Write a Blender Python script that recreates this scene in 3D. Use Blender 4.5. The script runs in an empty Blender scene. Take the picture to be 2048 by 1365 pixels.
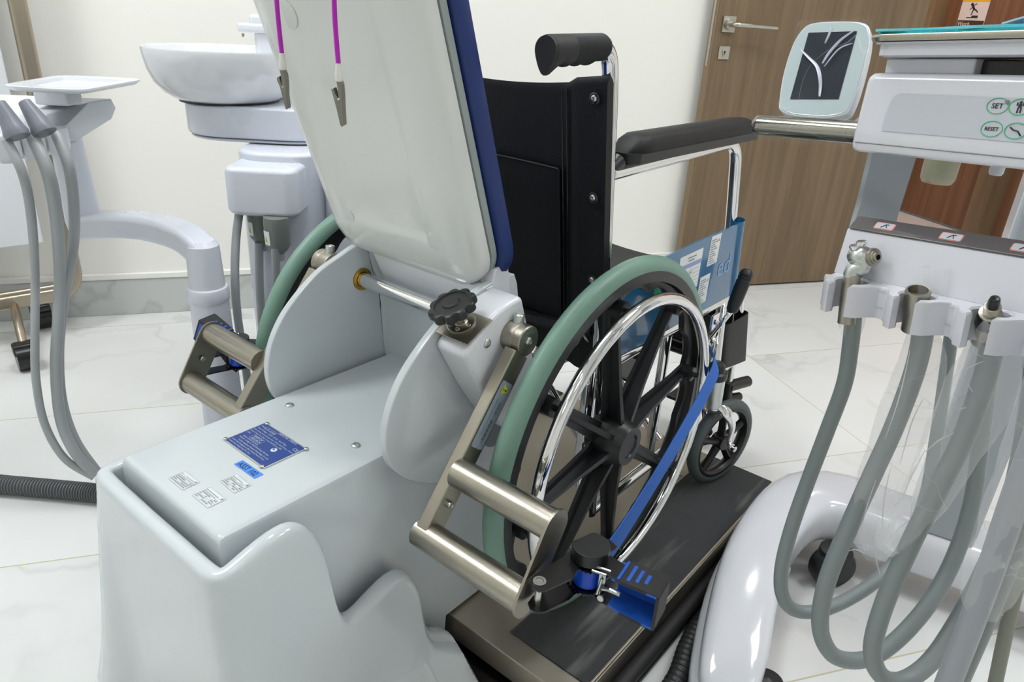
import bpy, bmesh, math, random
from mathutils import Vector, Matrix, Quaternion
random.seed(7)
PI = math.pi
V = Vector
scn = bpy.context.scene
col = scn.collection

# ------------------------------------------------------------------ camera
CAMH = 0.987
F_PX, PITCH, YAW, ROLL = 1437.7, math.radians(24.3113), math.radians(38.6285), math.radians(3.3326)
fw = V((-math.sin(YAW) * math.cos(PITCH), math.cos(YAW) * math.cos(PITCH), -math.sin(PITCH)))
r0 = V((math.cos(YAW), math.sin(YAW), 0)); u0 = r0.cross(fw)
rt = r0 * math.cos(ROLL) + u0 * math.sin(ROLL)
up = -r0 * math.sin(ROLL) + u0 * math.cos(ROLL)
EYE = V((0, 0, CAMH))
cd = bpy.data.cameras.new('camera'); cam = bpy.data.objects.new('camera', cd); col.objects.link(cam)
cam.matrix_world = Matrix(((rt.x, up.x, -fw.x, 0), (rt.y, up.y, -fw.y, 0), (rt.z, up.z, -fw.z, CAMH), (0, 0, 0, 1)))
cd.sensor_fit = 'HORIZONTAL'; cd.sensor_width = 36; cd.lens = 36 * F_PX / 2048
cd.clip_start = 0.05
scn.camera = cam

# room axes: U runs along the back wall, N points at it
RA = math.radians(56.2)
U = V((math.cos(RA), math.sin(RA), 0)); N = V((-U.y, U.x, 0))
def room(u, n, z=0.0): return U * u + N * n + V((0, 0, z))

# ------------------------------------------------------------------ view and light
scn.view_settings.view_transform = 'Standard'
scn.view_settings.look = 'None'
scn.view_settings.exposure = 0.09
scn.view_settings.gamma = 1.0
w = bpy.data.worlds.new('world'); scn.world = w; w.use_nodes = True
w.node_tree.nodes['Background'].inputs[0].default_value = (0.85, 0.92, 1, 1)
w.node_tree.nodes['Background'].inputs[1].default_value = 0.3
LAMP = 17.8          # strength of the ceiling panels
WARM = 45.0           # strength of the corridor lamp

# ------------------------------------------------------------------ pixel helpers (photo measured against a known plane)
def ray(px, py): return fw + rt * ((px - 1024) / F_PX) - up * ((py - 682.5) / F_PX)
def P(px, py, x=None, y=None, z=None, d=None):
    r = ray(px, py)
    if d is not None: return EYE + r * d
    if x is not None: return EYE + r * (x / r.x)
    if y is not None: return EYE + r * (y / r.y)
    return EYE + r * ((z - CAMH) / r.z)

# ------------------------------------------------------------------ materials
def lin(c): return tuple(((v / 255) / 12.92 if v / 255 <= 0.04045 else ((v / 255 + 0.055) / 1.055) ** 2.4) for v in c)
def mat(name, rgb, rough=0.5, metal=0.0, coat=0.0, bump=0.0, bscale=200, var=0.04, vscale=12, alpha=1.0, trans=0.0, aniso=None, spec=None, ior=None, emit=None):
    m = bpy.data.materials.new(name); m.use_nodes = True
    nt = m.node_tree; b = nt.nodes['Principled BSDF']
    c = lin(rgb)
    tc = nt.nodes.new('ShaderNodeTexCoord')
    nz = nt.nodes.new('ShaderNodeTexNoise'); nz.inputs['Scale'].default_value = vscale; nz.inputs['Detail'].default_value = 3
    nt.links.new(tc.outputs['Object'], nz.inputs['Vector'])
    mr = nt.nodes.new('ShaderNodeMapRange'); mr.inputs[3].default_value = max(0.0, rough - 0.04); mr.inputs[4].default_value = min(1, rough + 0.05)
    nt.links.new(nz.outputs['Fac'], mr.inputs[0]); nt.links.new(mr.outputs[0], b.inputs['Roughness'])
    mx = nt.nodes.new('ShaderNodeMix'); mx.data_type = 'RGBA'
    mx.inputs[6].default_value = (*[v * (1 - var) for v in c], 1); mx.inputs[7].default_value = (*[min(1, v * (1 + var)) for v in c], 1)
    nt.links.new(nz.outputs['Fac'], mx.inputs[0]); nt.links.new(mx.outputs[2], b.inputs['Base Color'])
    b.inputs['Metallic'].default_value = metal
    b.inputs['Coat Weight'].default_value = coat; b.inputs['Coat Roughness'].default_value = 0.05
    b.inputs['Alpha'].default_value = alpha
    b.inputs['Transmission Weight'].default_value = trans
    if spec is not None: b.inputs['Specular IOR Level'].default_value = spec
    if ior: b.inputs['IOR'].default_value = ior
    if emit: b.inputs['Emission Color'].default_value = (*c, 1); b.inputs['Emission Strength'].default_value = emit
    if bump:
        n2 = nt.nodes.new('ShaderNodeTexNoise'); n2.inputs['Scale'].default_value = bscale; n2.inputs['Detail'].default_value = 4
        if aniso:
            mp = nt.nodes.new('ShaderNodeMapping'); mp.inputs['Scale'].default_value = aniso
            nt.links.new(tc.outputs['Object'], mp.inputs[0]); nt.links.new(mp.outputs[0], n2.inputs['Vector'])
        else: nt.links.new(tc.outputs['Object'], n2.inputs['Vector'])
        bp = nt.nodes.new('ShaderNodeBump'); bp.inputs['Strength'].default_value = bump; bp.inputs['Distance'].default_value = 0.002
        nt.links.new(n2.outputs['Fac'], bp.inputs['Height']); nt.links.new(bp.outputs[0], b.inputs['Normal'])
    return m

def frp(name, rgb, rough=0.16):   # glossy gelcoat white
    return mat(name, rgb, rough, coat=0.4, bump=0.05, bscale=14, var=0.01, spec=0.5)

M = {}
M['gel'] = frp('white_gelcoat', (200, 207, 211))
M['plastic_white'] = mat('white_plastic', (214, 217, 223), 0.22, coat=0.25, var=0.01)
M['plastic_lilac'] = mat('cool_white_plastic', (208, 212, 222), 0.28, coat=0.15, var=0.01)
M['ceramic'] = mat('white_ceramic', (222, 225, 229), 0.1, coat=0.6, var=0.01)
M['steel'] = mat('brushed_steel', (156, 151, 139), 0.34, 1.0, bump=0.12, bscale=60, aniso=(6, 6, 160), var=0.06)
M['steelx'] = mat('satin_steel_tube', (164, 159, 147), 0.30, 1.0, bump=0.08, bscale=90, var=0.08)
M['chrome'] = mat('chrome', (228, 229, 230), 0.06, 1.0, var=0.01)
M['zinc'] = mat('zinc_plated', (196, 200, 196), 0.28, 1.0, var=0.05)
M['champagne'] = mat('champagne_metal', (176, 165, 148), 0.3, 1.0, var=0.05)
M['brass'] = mat('brass', (190, 150, 70), 0.3, 1.0, var=0.05)
M['black_vinyl'] = mat('black_vinyl', (16, 18, 20), 0.52, bump=0.25, bscale=500, spec=0.35)
M['black_plastic'] = mat('black_plastic', (24, 25, 27), 0.38, bump=0.05, bscale=300)
M['black_gloss'] = mat('black_paint', (14, 14, 16), 0.25)
M['rubber'] = mat('black_rubber', (30, 30, 32), 0.6, bump=0.1, bscale=300)
M['tyre'] = mat('green_tyre', (112, 146, 132), 0.42, bump=0.1, bscale=40, var=0.12, vscale=9)
M['grey_tyre'] = mat('grey_tyre', (78, 86, 88), 0.5, bump=0.08, bscale=60, var=0.08)
M['blue_vinyl'] = mat('blue_vinyl', (14, 42, 104), 0.42, bump=0.1, bscale=400, var=0.03)
M['blue_panel'] = mat('blue_panel_plastic', (36, 106, 150), 0.25, coat=0.5, var=0.04)
M['strap'] = mat('blue_webbing', (0, 92, 186), 0.6, bump=0.5, bscale=700, aniso=(1, 1, 3), var=0.05, vscale=60)
M['strap_spool'] = mat('blue_webbing_roll', (10, 70, 190), 0.32, bump=0.3, bscale=300)
M['blue_rubber'] = mat('blue_grip', (30, 84, 176), 0.45)
M['pale_hose'] = mat('pale_grey_hose', (156, 161, 163), 0.42, var=0.02)
M['grey_hose'] = mat('grey_hose', (126, 135, 135), 0.42, var=0.02)
M['dark_hose'] = mat('dark_corrugated_hose', (92, 95, 98), 0.45, var=0.05)
M['grey_plastic'] = mat('grey_plastic', (112, 118, 114), 0.35)
M['col_grey'] = mat('grey_painted_metal', (160, 167, 172), 0.35, var=0.02)
M['magenta'] = mat('magenta_cord', (176, 8, 176), 0.4, var=0.02)
M['clear'] = mat('clear_plastic_sleeve', (235, 235, 235), 0.12, alpha=0.25, bump=0.6, bscale=30)
M['frosty'] = mat('clear_coupling', (232, 232, 226), 0.3, alpha=0.85)
M['label_white'] = mat('white_label', (226, 228, 228), 0.4, var=0.01)
M['label_silver'] = mat('silver_label', (160, 172, 186), 0.4, metal=0.3, var=0.02)
M['ink'] = mat('black_ink', (30, 32, 34), 0.6)
M['ink_grey'] = mat('grey_ink', (120, 124, 128), 0.6)
M['ink_white'] = mat('white_ink', (205, 214, 226), 0.5)
M['plate_blue'] = mat('anodised_blue_plate', (18, 62, 140), 0.4, var=0.04)
M['tape_blue'] = mat('label_tape_blue', (74, 140, 232), 0.45, var=0.02)
M['yellow'] = mat('warning_yellow', (206, 206, 30), 0.5)
M['green_label'] = mat('green_label', (36, 168, 118), 0.45)
M['grip_grey'] = mat('grey_handpiece_rest', (150, 154, 160), 0.4, var=0.02)

# ------------------------------------------------------------------ mesh builder
def basis(d):
    d = V(d).normalized()
    a = V((0, 0, 1)) if abs(d.z) < 0.9 else V((1, 0, 0))
    x = a.cross(d).normalized(); return x, d.cross(x)
def catmull(pts, n=8, closed=False):
    pts = [V(p) for p in pts]; out = []; L = len(pts)
    rng = range(L if closed else L - 1)
    for i in rng:
        if closed: p0, p1, p2, p3 = pts[(i - 1) % L], pts[i], pts[(i + 1) % L], pts[(i + 2) % L]
        else: p0, p1, p2, p3 = pts[max(i - 1, 0)], pts[i], pts[i + 1], pts[min(i + 2, L - 1)]
        for k in range(n):
            t = k / n
            out.append(0.5 * ((2 * p1) + (p2 - p0) * t + (2 * p0 - 5 * p1 + 4 * p2 - p3) * t * t + (3 * p1 - p0 - 3 * p2 + p3) * t ** 3))
    if not closed: out.append(pts[-1])
    return out
def fillet(pts, r, n=6):
    """polyline with its corners rounded by radius r"""
    pts = [V(p) for p in pts]; out = [pts[0]]
    for i in range(1, len(pts) - 1):
        a, b, c = pts[i - 1], pts[i], pts[i + 1]
        da, dc = (a - b), (c - b); rr = min(r, da.length * 0.49, dc.length * 0.49)
        s, e = b + da.normalized() * rr, b + dc.normalized() * rr
        for k in range(n + 1):
            t = k / n; out.append(s * (1 - t) ** 2 + b * 2 * t * (1 - t) + e * t * t)
    out.append(pts[-1]); return out
def rrect(w, h, r, n=6, cx=0, cy=0):
    r = min(r, w / 2, h / 2); out = []
    for sx, sy, a in ((1, 1, 0), (-1, 1, 90), (-1, -1, 180), (1, -1, 270)):
        for k in range(n + 1):
            t = math.radians(a + 90 * k / n)
            out.append((cx + sx * (w / 2 - r) + r * math.cos(t), cy + sy * (h / 2 - r) + r * math.sin(t)))
    return out

class MB:
    def __init__(s): s.bm = bmesh.new()
    def face(s, vs):
        try: return s.bm.faces.new(vs)
        except ValueError: return None
    def v(s, p): return s.bm.verts.new(V(p))
    def poly(s, pts): s.face([s.v(p) for p in pts]); return s
    def rings(s, rings, closed=True, cap0=True, cap1=True, loop=False):
        R = [[s.v(p) for p in r] for r in rings]
        m = len(R[0]); k = len(R)
        for i in range(k if loop else k - 1):
            A, B = R[i], R[(i + 1) % k]
            for j in range(m if closed else m - 1):
                s.face([A[j], A[(j + 1) % m], B[(j + 1) % m], B[j]])
        if not loop and closed:
            if cap0: s.face(R[0][::-1])
            if cap1: s.face(R[-1])
        return s
    def tube(s, pts, r, seg=14, closed=False, cap=True, sx=1.0, sy=1.0, upv=None):
        pts = [V(p) for p in pts]; n = len(pts)
        rs = r if isinstance(r, (list, tuple)) else [r] * n
        if len(rs) != n:
            rs = [rs[0] + (rs[-1] - rs[0]) * i / (n - 1) for i in range(n)] if len(rs) == 2 else rs
        T = []
        for i in range(n):
            a = pts[(i - 1) % n] if (closed or i > 0) else pts[0]
            b = pts[(i + 1) % n] if (closed or i < n - 1) else pts[-1]
            T.append((b - a).normalized())
        if upv is not None: x = (V(upv) - T[0] * V(upv).dot(T[0])).normalized()
        else: x = basis(T[0])[0]
        rings = []
        for i in range(n):
            if upv is not None: x = (V(upv) - T[i] * V(upv).dot(T[i])).normalized()
            else: x = (x - T[i] * x.dot(T[i])).normalized()
            y = T[i].cross(x)
            rings.append([pts[i] + (x * math.cos(2 * PI * k / seg) * sx + y * math.sin(2 * PI * k / seg) * sy) * rs[i] for k in range(seg)])
        return s.rings(rings, cap0=cap, cap1=cap, loop=closed)
    def sweep(s, pts, prof, upv, closed=False):
        """sweep a 2D profile (a along up vector, b along side) down a path"""
        pts = [V(p) for p in pts]; n = len(pts); rings = []
        for i in range(n):
            a = pts[(i - 1) % n] if (closed or i > 0) else pts[0]
            b = pts[(i + 1) % n] if (closed or i < n - 1) else pts[-1]
            t = (b - a).normalized()
            uv = upv[i] if isinstance(upv, list) else upv
            x = (V(uv) - t * V(uv).dot(t)).normalized(); y = t.cross(x)
            rings.append([pts[i] + x * p[0] + y * p[1] for p in prof])
        return s.rings(rings, loop=closed)
    def cyl(s, a, b, r, r2=None, seg=20): return s.tube([a, b], [r, r if r2 is None else r2], seg)
    def lathe(s, prof, o, axis=(0, 0, 1), seg=32, sx=1.0, xdir=None):
        ax = V(axis).normalized()
        if xdir is not None: x = (V(xdir) - ax * V(xdir).dot(ax)).normalized(); y = ax.cross(x)
        else: x, y = basis(ax)
        o = V(o); rings = []
        for r, h in prof:
            r = max(r, 1e-5)
            rings.append([o + ax * h + (x * math.cos(2 * PI * k / seg) * sx + y * math.sin(2 * PI * k / seg)) * r for k in range(seg)])
        return s.rings(rings)
    def box(s, c, size, ax=None, bev=0.0, seg=3):
        c = V(c); A = ax or (V((1, 0, 0)), V((0, 1, 0)), V((0, 0, 1)))
        h = [q / 2 for q in size]
        b2 = bmesh.new(); bmesh.ops.create_cube(b2, size=1)
        for v in b2.verts: v.co = V((v.co.x * size[0], v.co.y * size[1], v.co.z * size[2]))
        if bev > 0: bmesh.ops.bevel(b2, geom=b2.edges[:], offset=min(bev, min(h) * 0.98), segments=seg, profile=0.5, affect='EDGES')
        mp = {}
        for v in b2.verts: mp[v.index] = s.v(c + A[0] * v.co.x + A[1] * v.co.y + A[2] * v.co.z)
        b2.verts.index_update()
        for f in b2.faces: s.face([mp[v.index] for v in f.verts])
        b2.free(); return s
    def prism(s, poly, d, bev=0.0):
        d = V(d); A = [V(p) for p in poly]
        if bev > 0:
            c = sum(A, V()) / len(A); dn = d.normalized()
            nrm = []
            m = len(A)
            for i in range(m):
                e = (A[(i + 1) % m] - A[i - 1]).normalized(); o = e.cross(dn)
                if o.dot(A[i] - c) < 0 and i == 0: pass
                nrm.append(o)
            area = sum((A[i] - c).cross(A[(i + 1) % m] - c).dot(dn) for i in range(m))
            sg = 1 if area > 0 else -1
            k = [1 - math.cos(PI / 2 * j / 3) for j in range(4)]; q = [1 - math.sin(PI / 2 * j / 3) for j in range(4)]
            rings = []
            for j in range(4): rings.append([A[i] - nrm[i] * sg * bev * q[j] + dn * bev * k[j] for i in range(m)])
            for j in range(3, -1, -1): rings.append([A[i] - nrm[i] * sg * bev * q[j] + d - dn * bev * k[j] for i in range(m)])
            return s.rings(rings)
        return s.rings([A, [p + d for p in A]])
    def ball(s, c, r, seg=16, sc=(1, 1, 1)):
        c = V(c); n = seg // 2; rings = []
        for i in range(n + 1):
            t = PI * i / n
            rings.append([c + V((max(math.sin(t), 1e-4) * math.cos(2 * PI * k / seg) * r * sc[0], max(math.sin(t), 1e-4) * math.sin(2 * PI * k / seg) * r * sc[1], math.cos(t) * r * sc[2])) for k in range(seg)])
        return s.rings(rings)

def pin(o, parent):
    if parent is not None:
        o.parent = parent; o.matrix_parent_inverse = Matrix.Translation(-WP[parent.name])
    return o
WP = {}   # world location of every parent
def obj(name, mb, material, parent=None, sharp=40, sub=0, tri=False):
    me = bpy.data.meshes.new(name)
    bmesh.ops.recalc_face_normals(mb.bm, faces=mb.bm.faces[:])
    for f in mb.bm.faces: f.smooth = True
    mb.bm.to_mesh(me); mb.bm.free()
    me.set_sharp_from_angle(angle=math.radians(sharp))
    ms = material if isinstance(material, (list, tuple)) else [material]
    for m in ms: me.materials.append(m)
    o = bpy.data.objects.new(name, me); col.objects.link(o)
    WP[o.name] = V((0, 0, 0))
    if sub:
        md = o.modifiers.new('subd', 'SUBSURF'); md.levels = sub; md.render_levels = sub
    wn_ = o.modifiers.new('wn', 'WEIGHTED_NORMAL'); wn_.keep_sharp = True; wn_.weight = 60
    return pin(o, parent)
def thing(name, label, cat, loc, group=None):
    o = bpy.data.objects.new(name, None); col.objects.link(o)
    o.location = V(loc); o.empty_display_size = 0.05; WP[o.name] = V(loc)
    o['label'] = label; o['category'] = cat
    if group: o['group'] = group
    return o
def tag(o, label, cat, group=None):
    o['label'] = label; o['category'] = cat
    if group: o['group'] = group
    return o
def struct(name, mb, m, **k):
    o = obj(name, mb, m, **k); o['kind'] = 'structure'; return o
def text_mb(s, size, origin, xd, yd, lift=0.0004, mb=None, depth=0.0003, shear=0.0, align='LEFT', bold=0.0, sx=1.0):
    """flat lettering laid on a surface, as thin raised mesh"""
    cu = bpy.data.curves.new('t', 'FONT'); cu.body = s; cu.size = size; cu.align_x = align; cu.shear = shear; cu.offset = bold
    cu.resolution_u = 2
    to = bpy.data.objects.new('t', cu); col.objects.link(to)
    dg = bpy.context.evaluated_depsgraph_get(); dg.update()
    me = bpy.data.meshes.new_from_object(to.evaluated_get(dg))
    mb = mb or MB(); xd = V(xd).normalized(); yd = V(yd).normalized(); zd = xd.cross(yd); origin = V(origin)
    vs = [mb.v(origin + xd * v.co.x * sx + yd * v.co.y + zd * lift) for v in me.vertices]
    for p in me.polygons: mb.face([vs[i] for i in p.vertices])
    bpy.data.objects.remove(to); bpy.data.curves.remove(cu); bpy.data.meshes.remove(me)
    return mb
def quad(mb, o, xd, yd, w, h, lift=0.0003):
    xd = V(xd).normalized(); yd = V(yd).normalized(); zd = xd.cross(yd); o = V(o) + zd * lift
    mb.poly([o, o + xd * w, o + xd * w + yd * h, o + yd * h]); return mb
def screw(mb, c, axis, r=0.004, h=0.0022):
    mb.lathe([(r, 0), (r, h * 0.4), (r * 0.8, h * 0.85), (r * 0.45, h), (r * 0.4, h * 0.6), (0, h * 0.6)], c, axis, 14)
# ------------------------------------------------------------------ the room
def floor_mat():
    m = bpy.data.materials.new('marble_tiles'); m.use_nodes = True; nt = m.node_tree; b = nt.nodes['Principled BSDF']; L = nt.links.new
    def node(t, **k):
        n = nt.nodes.new(t)
        for a, v in k.items(): setattr(n, a, v)
        return n
    def math_(op, a, b_=None):
        n = node('ShaderNodeMath', operation=op)
        for i, v in enumerate((a, b_)):
            if v is None: continue
            if isinstance(v, (int, float)): n.inputs[i].default_value = v
            else: L(v, n.inputs[i])
        return n.outputs[0]
    tc = node('ShaderNodeTexCoord'); mp = node('ShaderNodeMapping'); mp.inputs['Rotation'].default_value = (0, 0, -RA)
    L(tc.outputs['Object'], mp.inputs[0])
    sp = node('ShaderNodeSeparateXYZ'); L(mp.outputs[0], sp.inputs[0])
    cu = math_('DIVIDE', math_('SUBTRACT', sp.outputs[0], 1.406), 1.2)
    cn = math_('DIVIDE', math_('SUBTRACT', sp.outputs[1], 0.68), 0.577)
    def line(c, wd):
        f = math_('FRACT', c); a = math_('ABSOLUTE', math_('SUBTRACT', f, 0.5))
        return math_('GREATER_THAN', a, 0.5 - wd)
    grout = math_('MAXIMUM', line(cu, 0.0012), line(cn, 0.0026))
    # per-tile offset of the veins
    cb = node('ShaderNodeCombineXYZ'); L(math_('FLOOR', cu), cb.inputs[0]); L(math_('FLOOR', cn), cb.inputs[1])
    wn = node('ShaderNodeTexWhiteNoise', noise_dimensions='3D'); L(cb.outputs[0], wn.inputs['Vector'])
    va = node('ShaderNodeVectorMath', operation='MULTIPLY_ADD'); L(wn.outputs['Color'], va.inputs[0]); va.inputs[1].default_value = (9, 9, 9); L(mp.outputs[0], va.inputs[2])
    wz = node('ShaderNodeTexNoise'); wz.inputs['Scale'].default_value = 2.2; wz.inputs['Detail'].default_value = 4; wz.inputs['Roughness'].default_value = 0.5; L(va.outputs[0], wz.inputs['Vector'])
    vein = math_('ABSOLUTE', math_('SUBTRACT', wz.outputs['Fac'], 0.5))
    cr = node('ShaderNodeValToRGB'); L(vein, cr.inputs[0])
    cr.color_ramp.elements[0].position = 0.0; cr.color_ramp.elements[0].color = (1, 1, 1, 1)
    cr.color_ramp.elements[1].position = 0.028; cr.color_ramp.elements[1].color = (0, 0, 0, 1)
    w2 = node('ShaderNodeTexNoise'); w2.inputs['Scale'].default_value = 1.7; w2.inputs['Detail'].default_value = 3; L(va.outputs[0], w2.inputs['Vector'])
    gate = node('ShaderNodeMapRange'); gate.inputs[1].default_value = 0.45; gate.inputs[2].default_value = 0.7; L(w2.outputs['Fac'], gate.inputs[0])
    vf = math_('MULTIPLY', math_('MULTIPLY', cr.outputs[0], gate.outputs[0]), 0.8)
    soft = node('ShaderNodeMapRange'); soft.inputs[1].default_value = 0.5; soft.inputs[2].default_value = 0.8; soft.inputs[4].default_value = 0.35; L(w2.outputs['Fac'], soft.inputs[0])
    vf = math_('MAXIMUM', vf, math_('MULTIPLY', soft.outputs[0], 1.0))
    m1 = node('ShaderNodeMix', data_type='RGBA'); L(vf, m1.inputs[0]); m1.inputs[6].default_value = (*lin((217, 218, 217)), 1); m1.inputs[7].default_value = (*lin((176, 176, 172)), 1)
    m2 = node('ShaderNodeMix', data_type='RGBA'); L(grout, m2.inputs[0]); L(m1.outputs[2], m2.inputs[6]); m2.inputs[7].default_value = (*lin((186, 180, 150)), 1)
    L(m2.outputs[2], b.inputs['Base Color'])
    rr = node('ShaderNodeMapRange'); L(grout, rr.inputs[0]); rr.inputs[3].default_value = 0.3; rr.inputs[4].default_value = 0.8; L(rr.outputs[0], b.inputs['Roughness'])
    return m, m1
FM, _ = floor_mat()
def marble_plain(name, base=(200, 203, 202)):
    m = bpy.data.materials.new(name); m.use_nodes = True; nt = m.node_tree; b = nt.nodes['Principled BSDF']; L = nt.links.new
    tc = nt.nodes.new('ShaderNodeTexCoord'); nz = nt.nodes.new('ShaderNodeTexNoise'); nz.inputs['Scale'].default_value = 3; nz.inputs['Detail'].default_value = 6
    L(tc.outputs['Object'], nz.inputs['Vector'])
    cr = nt.nodes.new('ShaderNodeValToRGB'); cr.color_ramp.elements[0].position = 0.47; cr.color_ramp.elements[0].color = (*lin(base), 1)
    cr.color_ramp.elements[1].position = 0.53; cr.color_ramp.elements[1].color = (*lin(base), 1)
    e = cr.color_ramp.elements.new(0.5); e.color = (*lin([c - 18 for c in base]), 1)
    L(nz.outputs['Fac'], cr.inputs[0]); L(cr.outputs[0], b.inputs['Base Color']); b.inputs['Roughness'].default_value = 0.3
    return m
def wood_mat(name, base, dark, scale=1.0):
    m = bpy.data.materials.new(name); m.use_nodes = True; nt = m.node_tree; b = nt.nodes['Principled BSDF']; L = nt.links.new
    tc = nt.nodes.new('ShaderNodeTexCoord'); mp = nt.nodes.new('ShaderNodeMapping'); mp.inputs['Scale'].default_value = (22 * scale, 22 * scale, 0.9)
    L(tc.outputs['Object'], mp.inputs[0])
    nz = nt.nodes.new('ShaderNodeTexNoise'); nz.inputs['Scale'].default_value = 1.3; nz.inputs['Detail'].default_value = 8; nz.inputs['Distortion'].default_value = 0.6; L(mp.outputs[0], nz.inputs['Vector'])
    n2 = nt.nodes.new('ShaderNodeTexNoise'); n2.inputs['Scale'].default_value = 9; n2.inputs['Detail'].default_value = 4; L(mp.outputs[0], n2.inputs['Vector'])
    ad = nt.nodes.new('ShaderNodeMath'); ad.operation = 'MULTIPLY_ADD'; L(n2.outputs['Fac'], ad.inputs[0]); ad.inputs[1].default_value = 0.35; L(nz.outputs['Fac'], ad.inputs[2])
    cr = nt.nodes.new('ShaderNodeValToRGB'); cr.color_ramp.elements[0].position = 0.5; cr.color_ramp.elements[0].color = (*lin(dark), 1)
    cr.color_ramp.elements[1].position = 0.85; cr.color_ramp.elements[1].color = (*lin(base), 1)
    L(ad.outputs[0], cr.inputs[0]); L(cr.outputs[0], b.inputs['Base Color']); b.inputs['Roughness'].default_value = 0.45
    bp = nt.nodes.new('ShaderNodeBump'); bp.inputs['Strength'].default_value = 0.08; L(ad.outputs[0], bp.inputs['Height']); L(bp.outputs[0], b.inputs['Normal'])
    return m
M['wall'] = mat('warm_white_paint', (234, 233, 227), 0.75, bump=0.05, bscale=250, var=0.012, vscale=2)
M['ceil'] = mat('ceiling_paint', (232, 232, 230), 0.8, var=0.01, vscale=2)
M['skirt'] = marble_plain('grey_marble_skirting', (188, 191, 188))
M['trim_white'] = mat('white_trim', (230, 229, 224), 0.5, var=0.01)
M['wood'] = wood_mat('walnut_door_veneer', (122, 102, 77), (102, 84, 63))
M['wood2'] = wood_mat('brown_door_veneer', (134, 98, 72), (112, 78, 56))
M['wood_edge'] = wood_mat('door_edge_lipping', (138, 117, 88), (124, 104, 78))
M['satin'] = mat('satin_nickel', (190, 186, 176), 0.32, 1.0)

def rbox(u0, u1, n0, n1, z0, z1, bev=0.0, mb=None):
    mb = mb or MB()
    mb.box(room((u0 + u1) / 2, (n0 + n1) / 2, (z0 + z1) / 2), (abs(u1 - u0), abs(n1 - n0), z1 - z0), (U, N, V((0, 0, 1))), bev); return mb
UL, UR, NF, NB, NC, HC = -2.3, 3.6, -2.2, 2.52, 4.6, 2.7
struct('floor', rbox(UL - .1, UR + .3, NF - .1, NC + .1, -0.06, 0.0), FM)
struct('ceiling', rbox(UL - .1, UR + .3, NF - .1, NC + .1, HC, HC + 0.06), M['ceil'])
struct('wall_back', rbox(UL - .1, 2.36, NB, NB + 0.12, 0, HC), M['wall'])
struct('wall_left', rbox(UL - .12, UL, NF, NB, 0, HC), M['wall'])
struct('wall_front', rbox(UL, UR, NF - .12, NF, 0, HC), M['wall'])
# right wall, split round the wooden door that faces the corridor
struct('wall_right', rbox(UR, UR + .12, NF, 2.55, 0, HC), M['wall'])
struct('wall_corridor', rbox(2.30, 2.36, NB + .12, NC, 0, HC), M['wall'])
struct('wall_corridor_end', rbox(2.36, UR + .1, NC, NC + .1, 0, HC), M['wall'])
struct('baseboard_back', rbox(UL, 2.36, NB - 0.012, NB, 0, 0.125, 0.002), M['skirt'])
struct('baseboard_left', rbox(UL, UL + .012, NF, NB, 0, 0.125, 0.002), M['skirt'])
mb = rbox(UL, 2.36, NB - 0.016, NB, 0.1255, 0.145, 0.003)
struct('trim_1', mb, M['trim_white'])
# door 1: the leaf that stands open against the back wall
d1 = struct('door_1', rbox(1.462, 2.36, 2.455, 2.492, 0.008, 2.10, 0.001), M['wood'])
obj('door_edge', rbox(1.4585, 1.4618, 2.456, 2.491, 0.008, 2.10), M['wood_edge'], d1)
mb = rbox(1.4572, 1.4584, 2.466, 2.480, 0.86, 1.10); obj('lock_faceplate', mb, M['satin'], d1)
mb = rbox(1.484, 1.534, 2.446, 2.4545, 0.975, 1.027, 0.001)
hc = room(1.509, 2.4455, 1.001)
mb.cyl(hc, hc - N * 0.012, 0.019)
mb.tube(fillet([hc - N * .010, hc - N * .045, hc - N * .048 + U * .05 - V((0, 0, .002)), hc - N * .046 + U * .165 - V((0, 0, .004))], .012), [.0085] * 10 + [.0085] * 4 + [.007] * 2, 12, sy=1.0)
obj('handle', mb, M['satin'], d1)
mb = rbox(1.487, 1.531, 2.450, 2.4545, 0.885, 0.929, 0.001)
kc = room(1.509, 2.4500, 0.910); mb.cyl(kc, kc - N * .003, .0085); mb.box(kc - N * .0015 - V((0, 0, .009)), (.009, .003, .014), (U, N, V((0, 0, 1))), .001)
lk = obj('lock_plate', mb, M['satin'], d1)
mb = MB(); mb.cyl(kc - N * .003, kc - N * .0036, .0035); mb.box(kc - N * .0033 - V((0, 0, .006)), (.002, .001, .008), (U, N, V((0, 0, 1)))); obj('keyhole', mb, M['black_gloss'], lk)
# the wooden jamb and door 2 on the right wall
struct('trim_2', rbox(3.54, UR + .10, 3.64, 3.80, 0, 2.2, .002), M['wood_edge'])
struct('trim_3', rbox(3.50, UR + .10, 2.90, 3.0, 0, 2.2, .002), M['wood'])
struct('trim_4', rbox(3.50, UR + .10, 3.0, 3.70, 2.12, 2.2, .002), M['wood_edge'])
struct('door_2', rbox(UR + .03, UR + .08, 3.0, 3.64, 0.012, 2.12, .001), M['wood2'])
struct('wall_panel_1', rbox(UR, UR + .1, 3.80, NC, 0, HC), M['wood2'])
struct('wall_panel_2', rbox(UR, UR + .1, 2.55, 2.9, 0, HC), M['wood2'])
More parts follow.
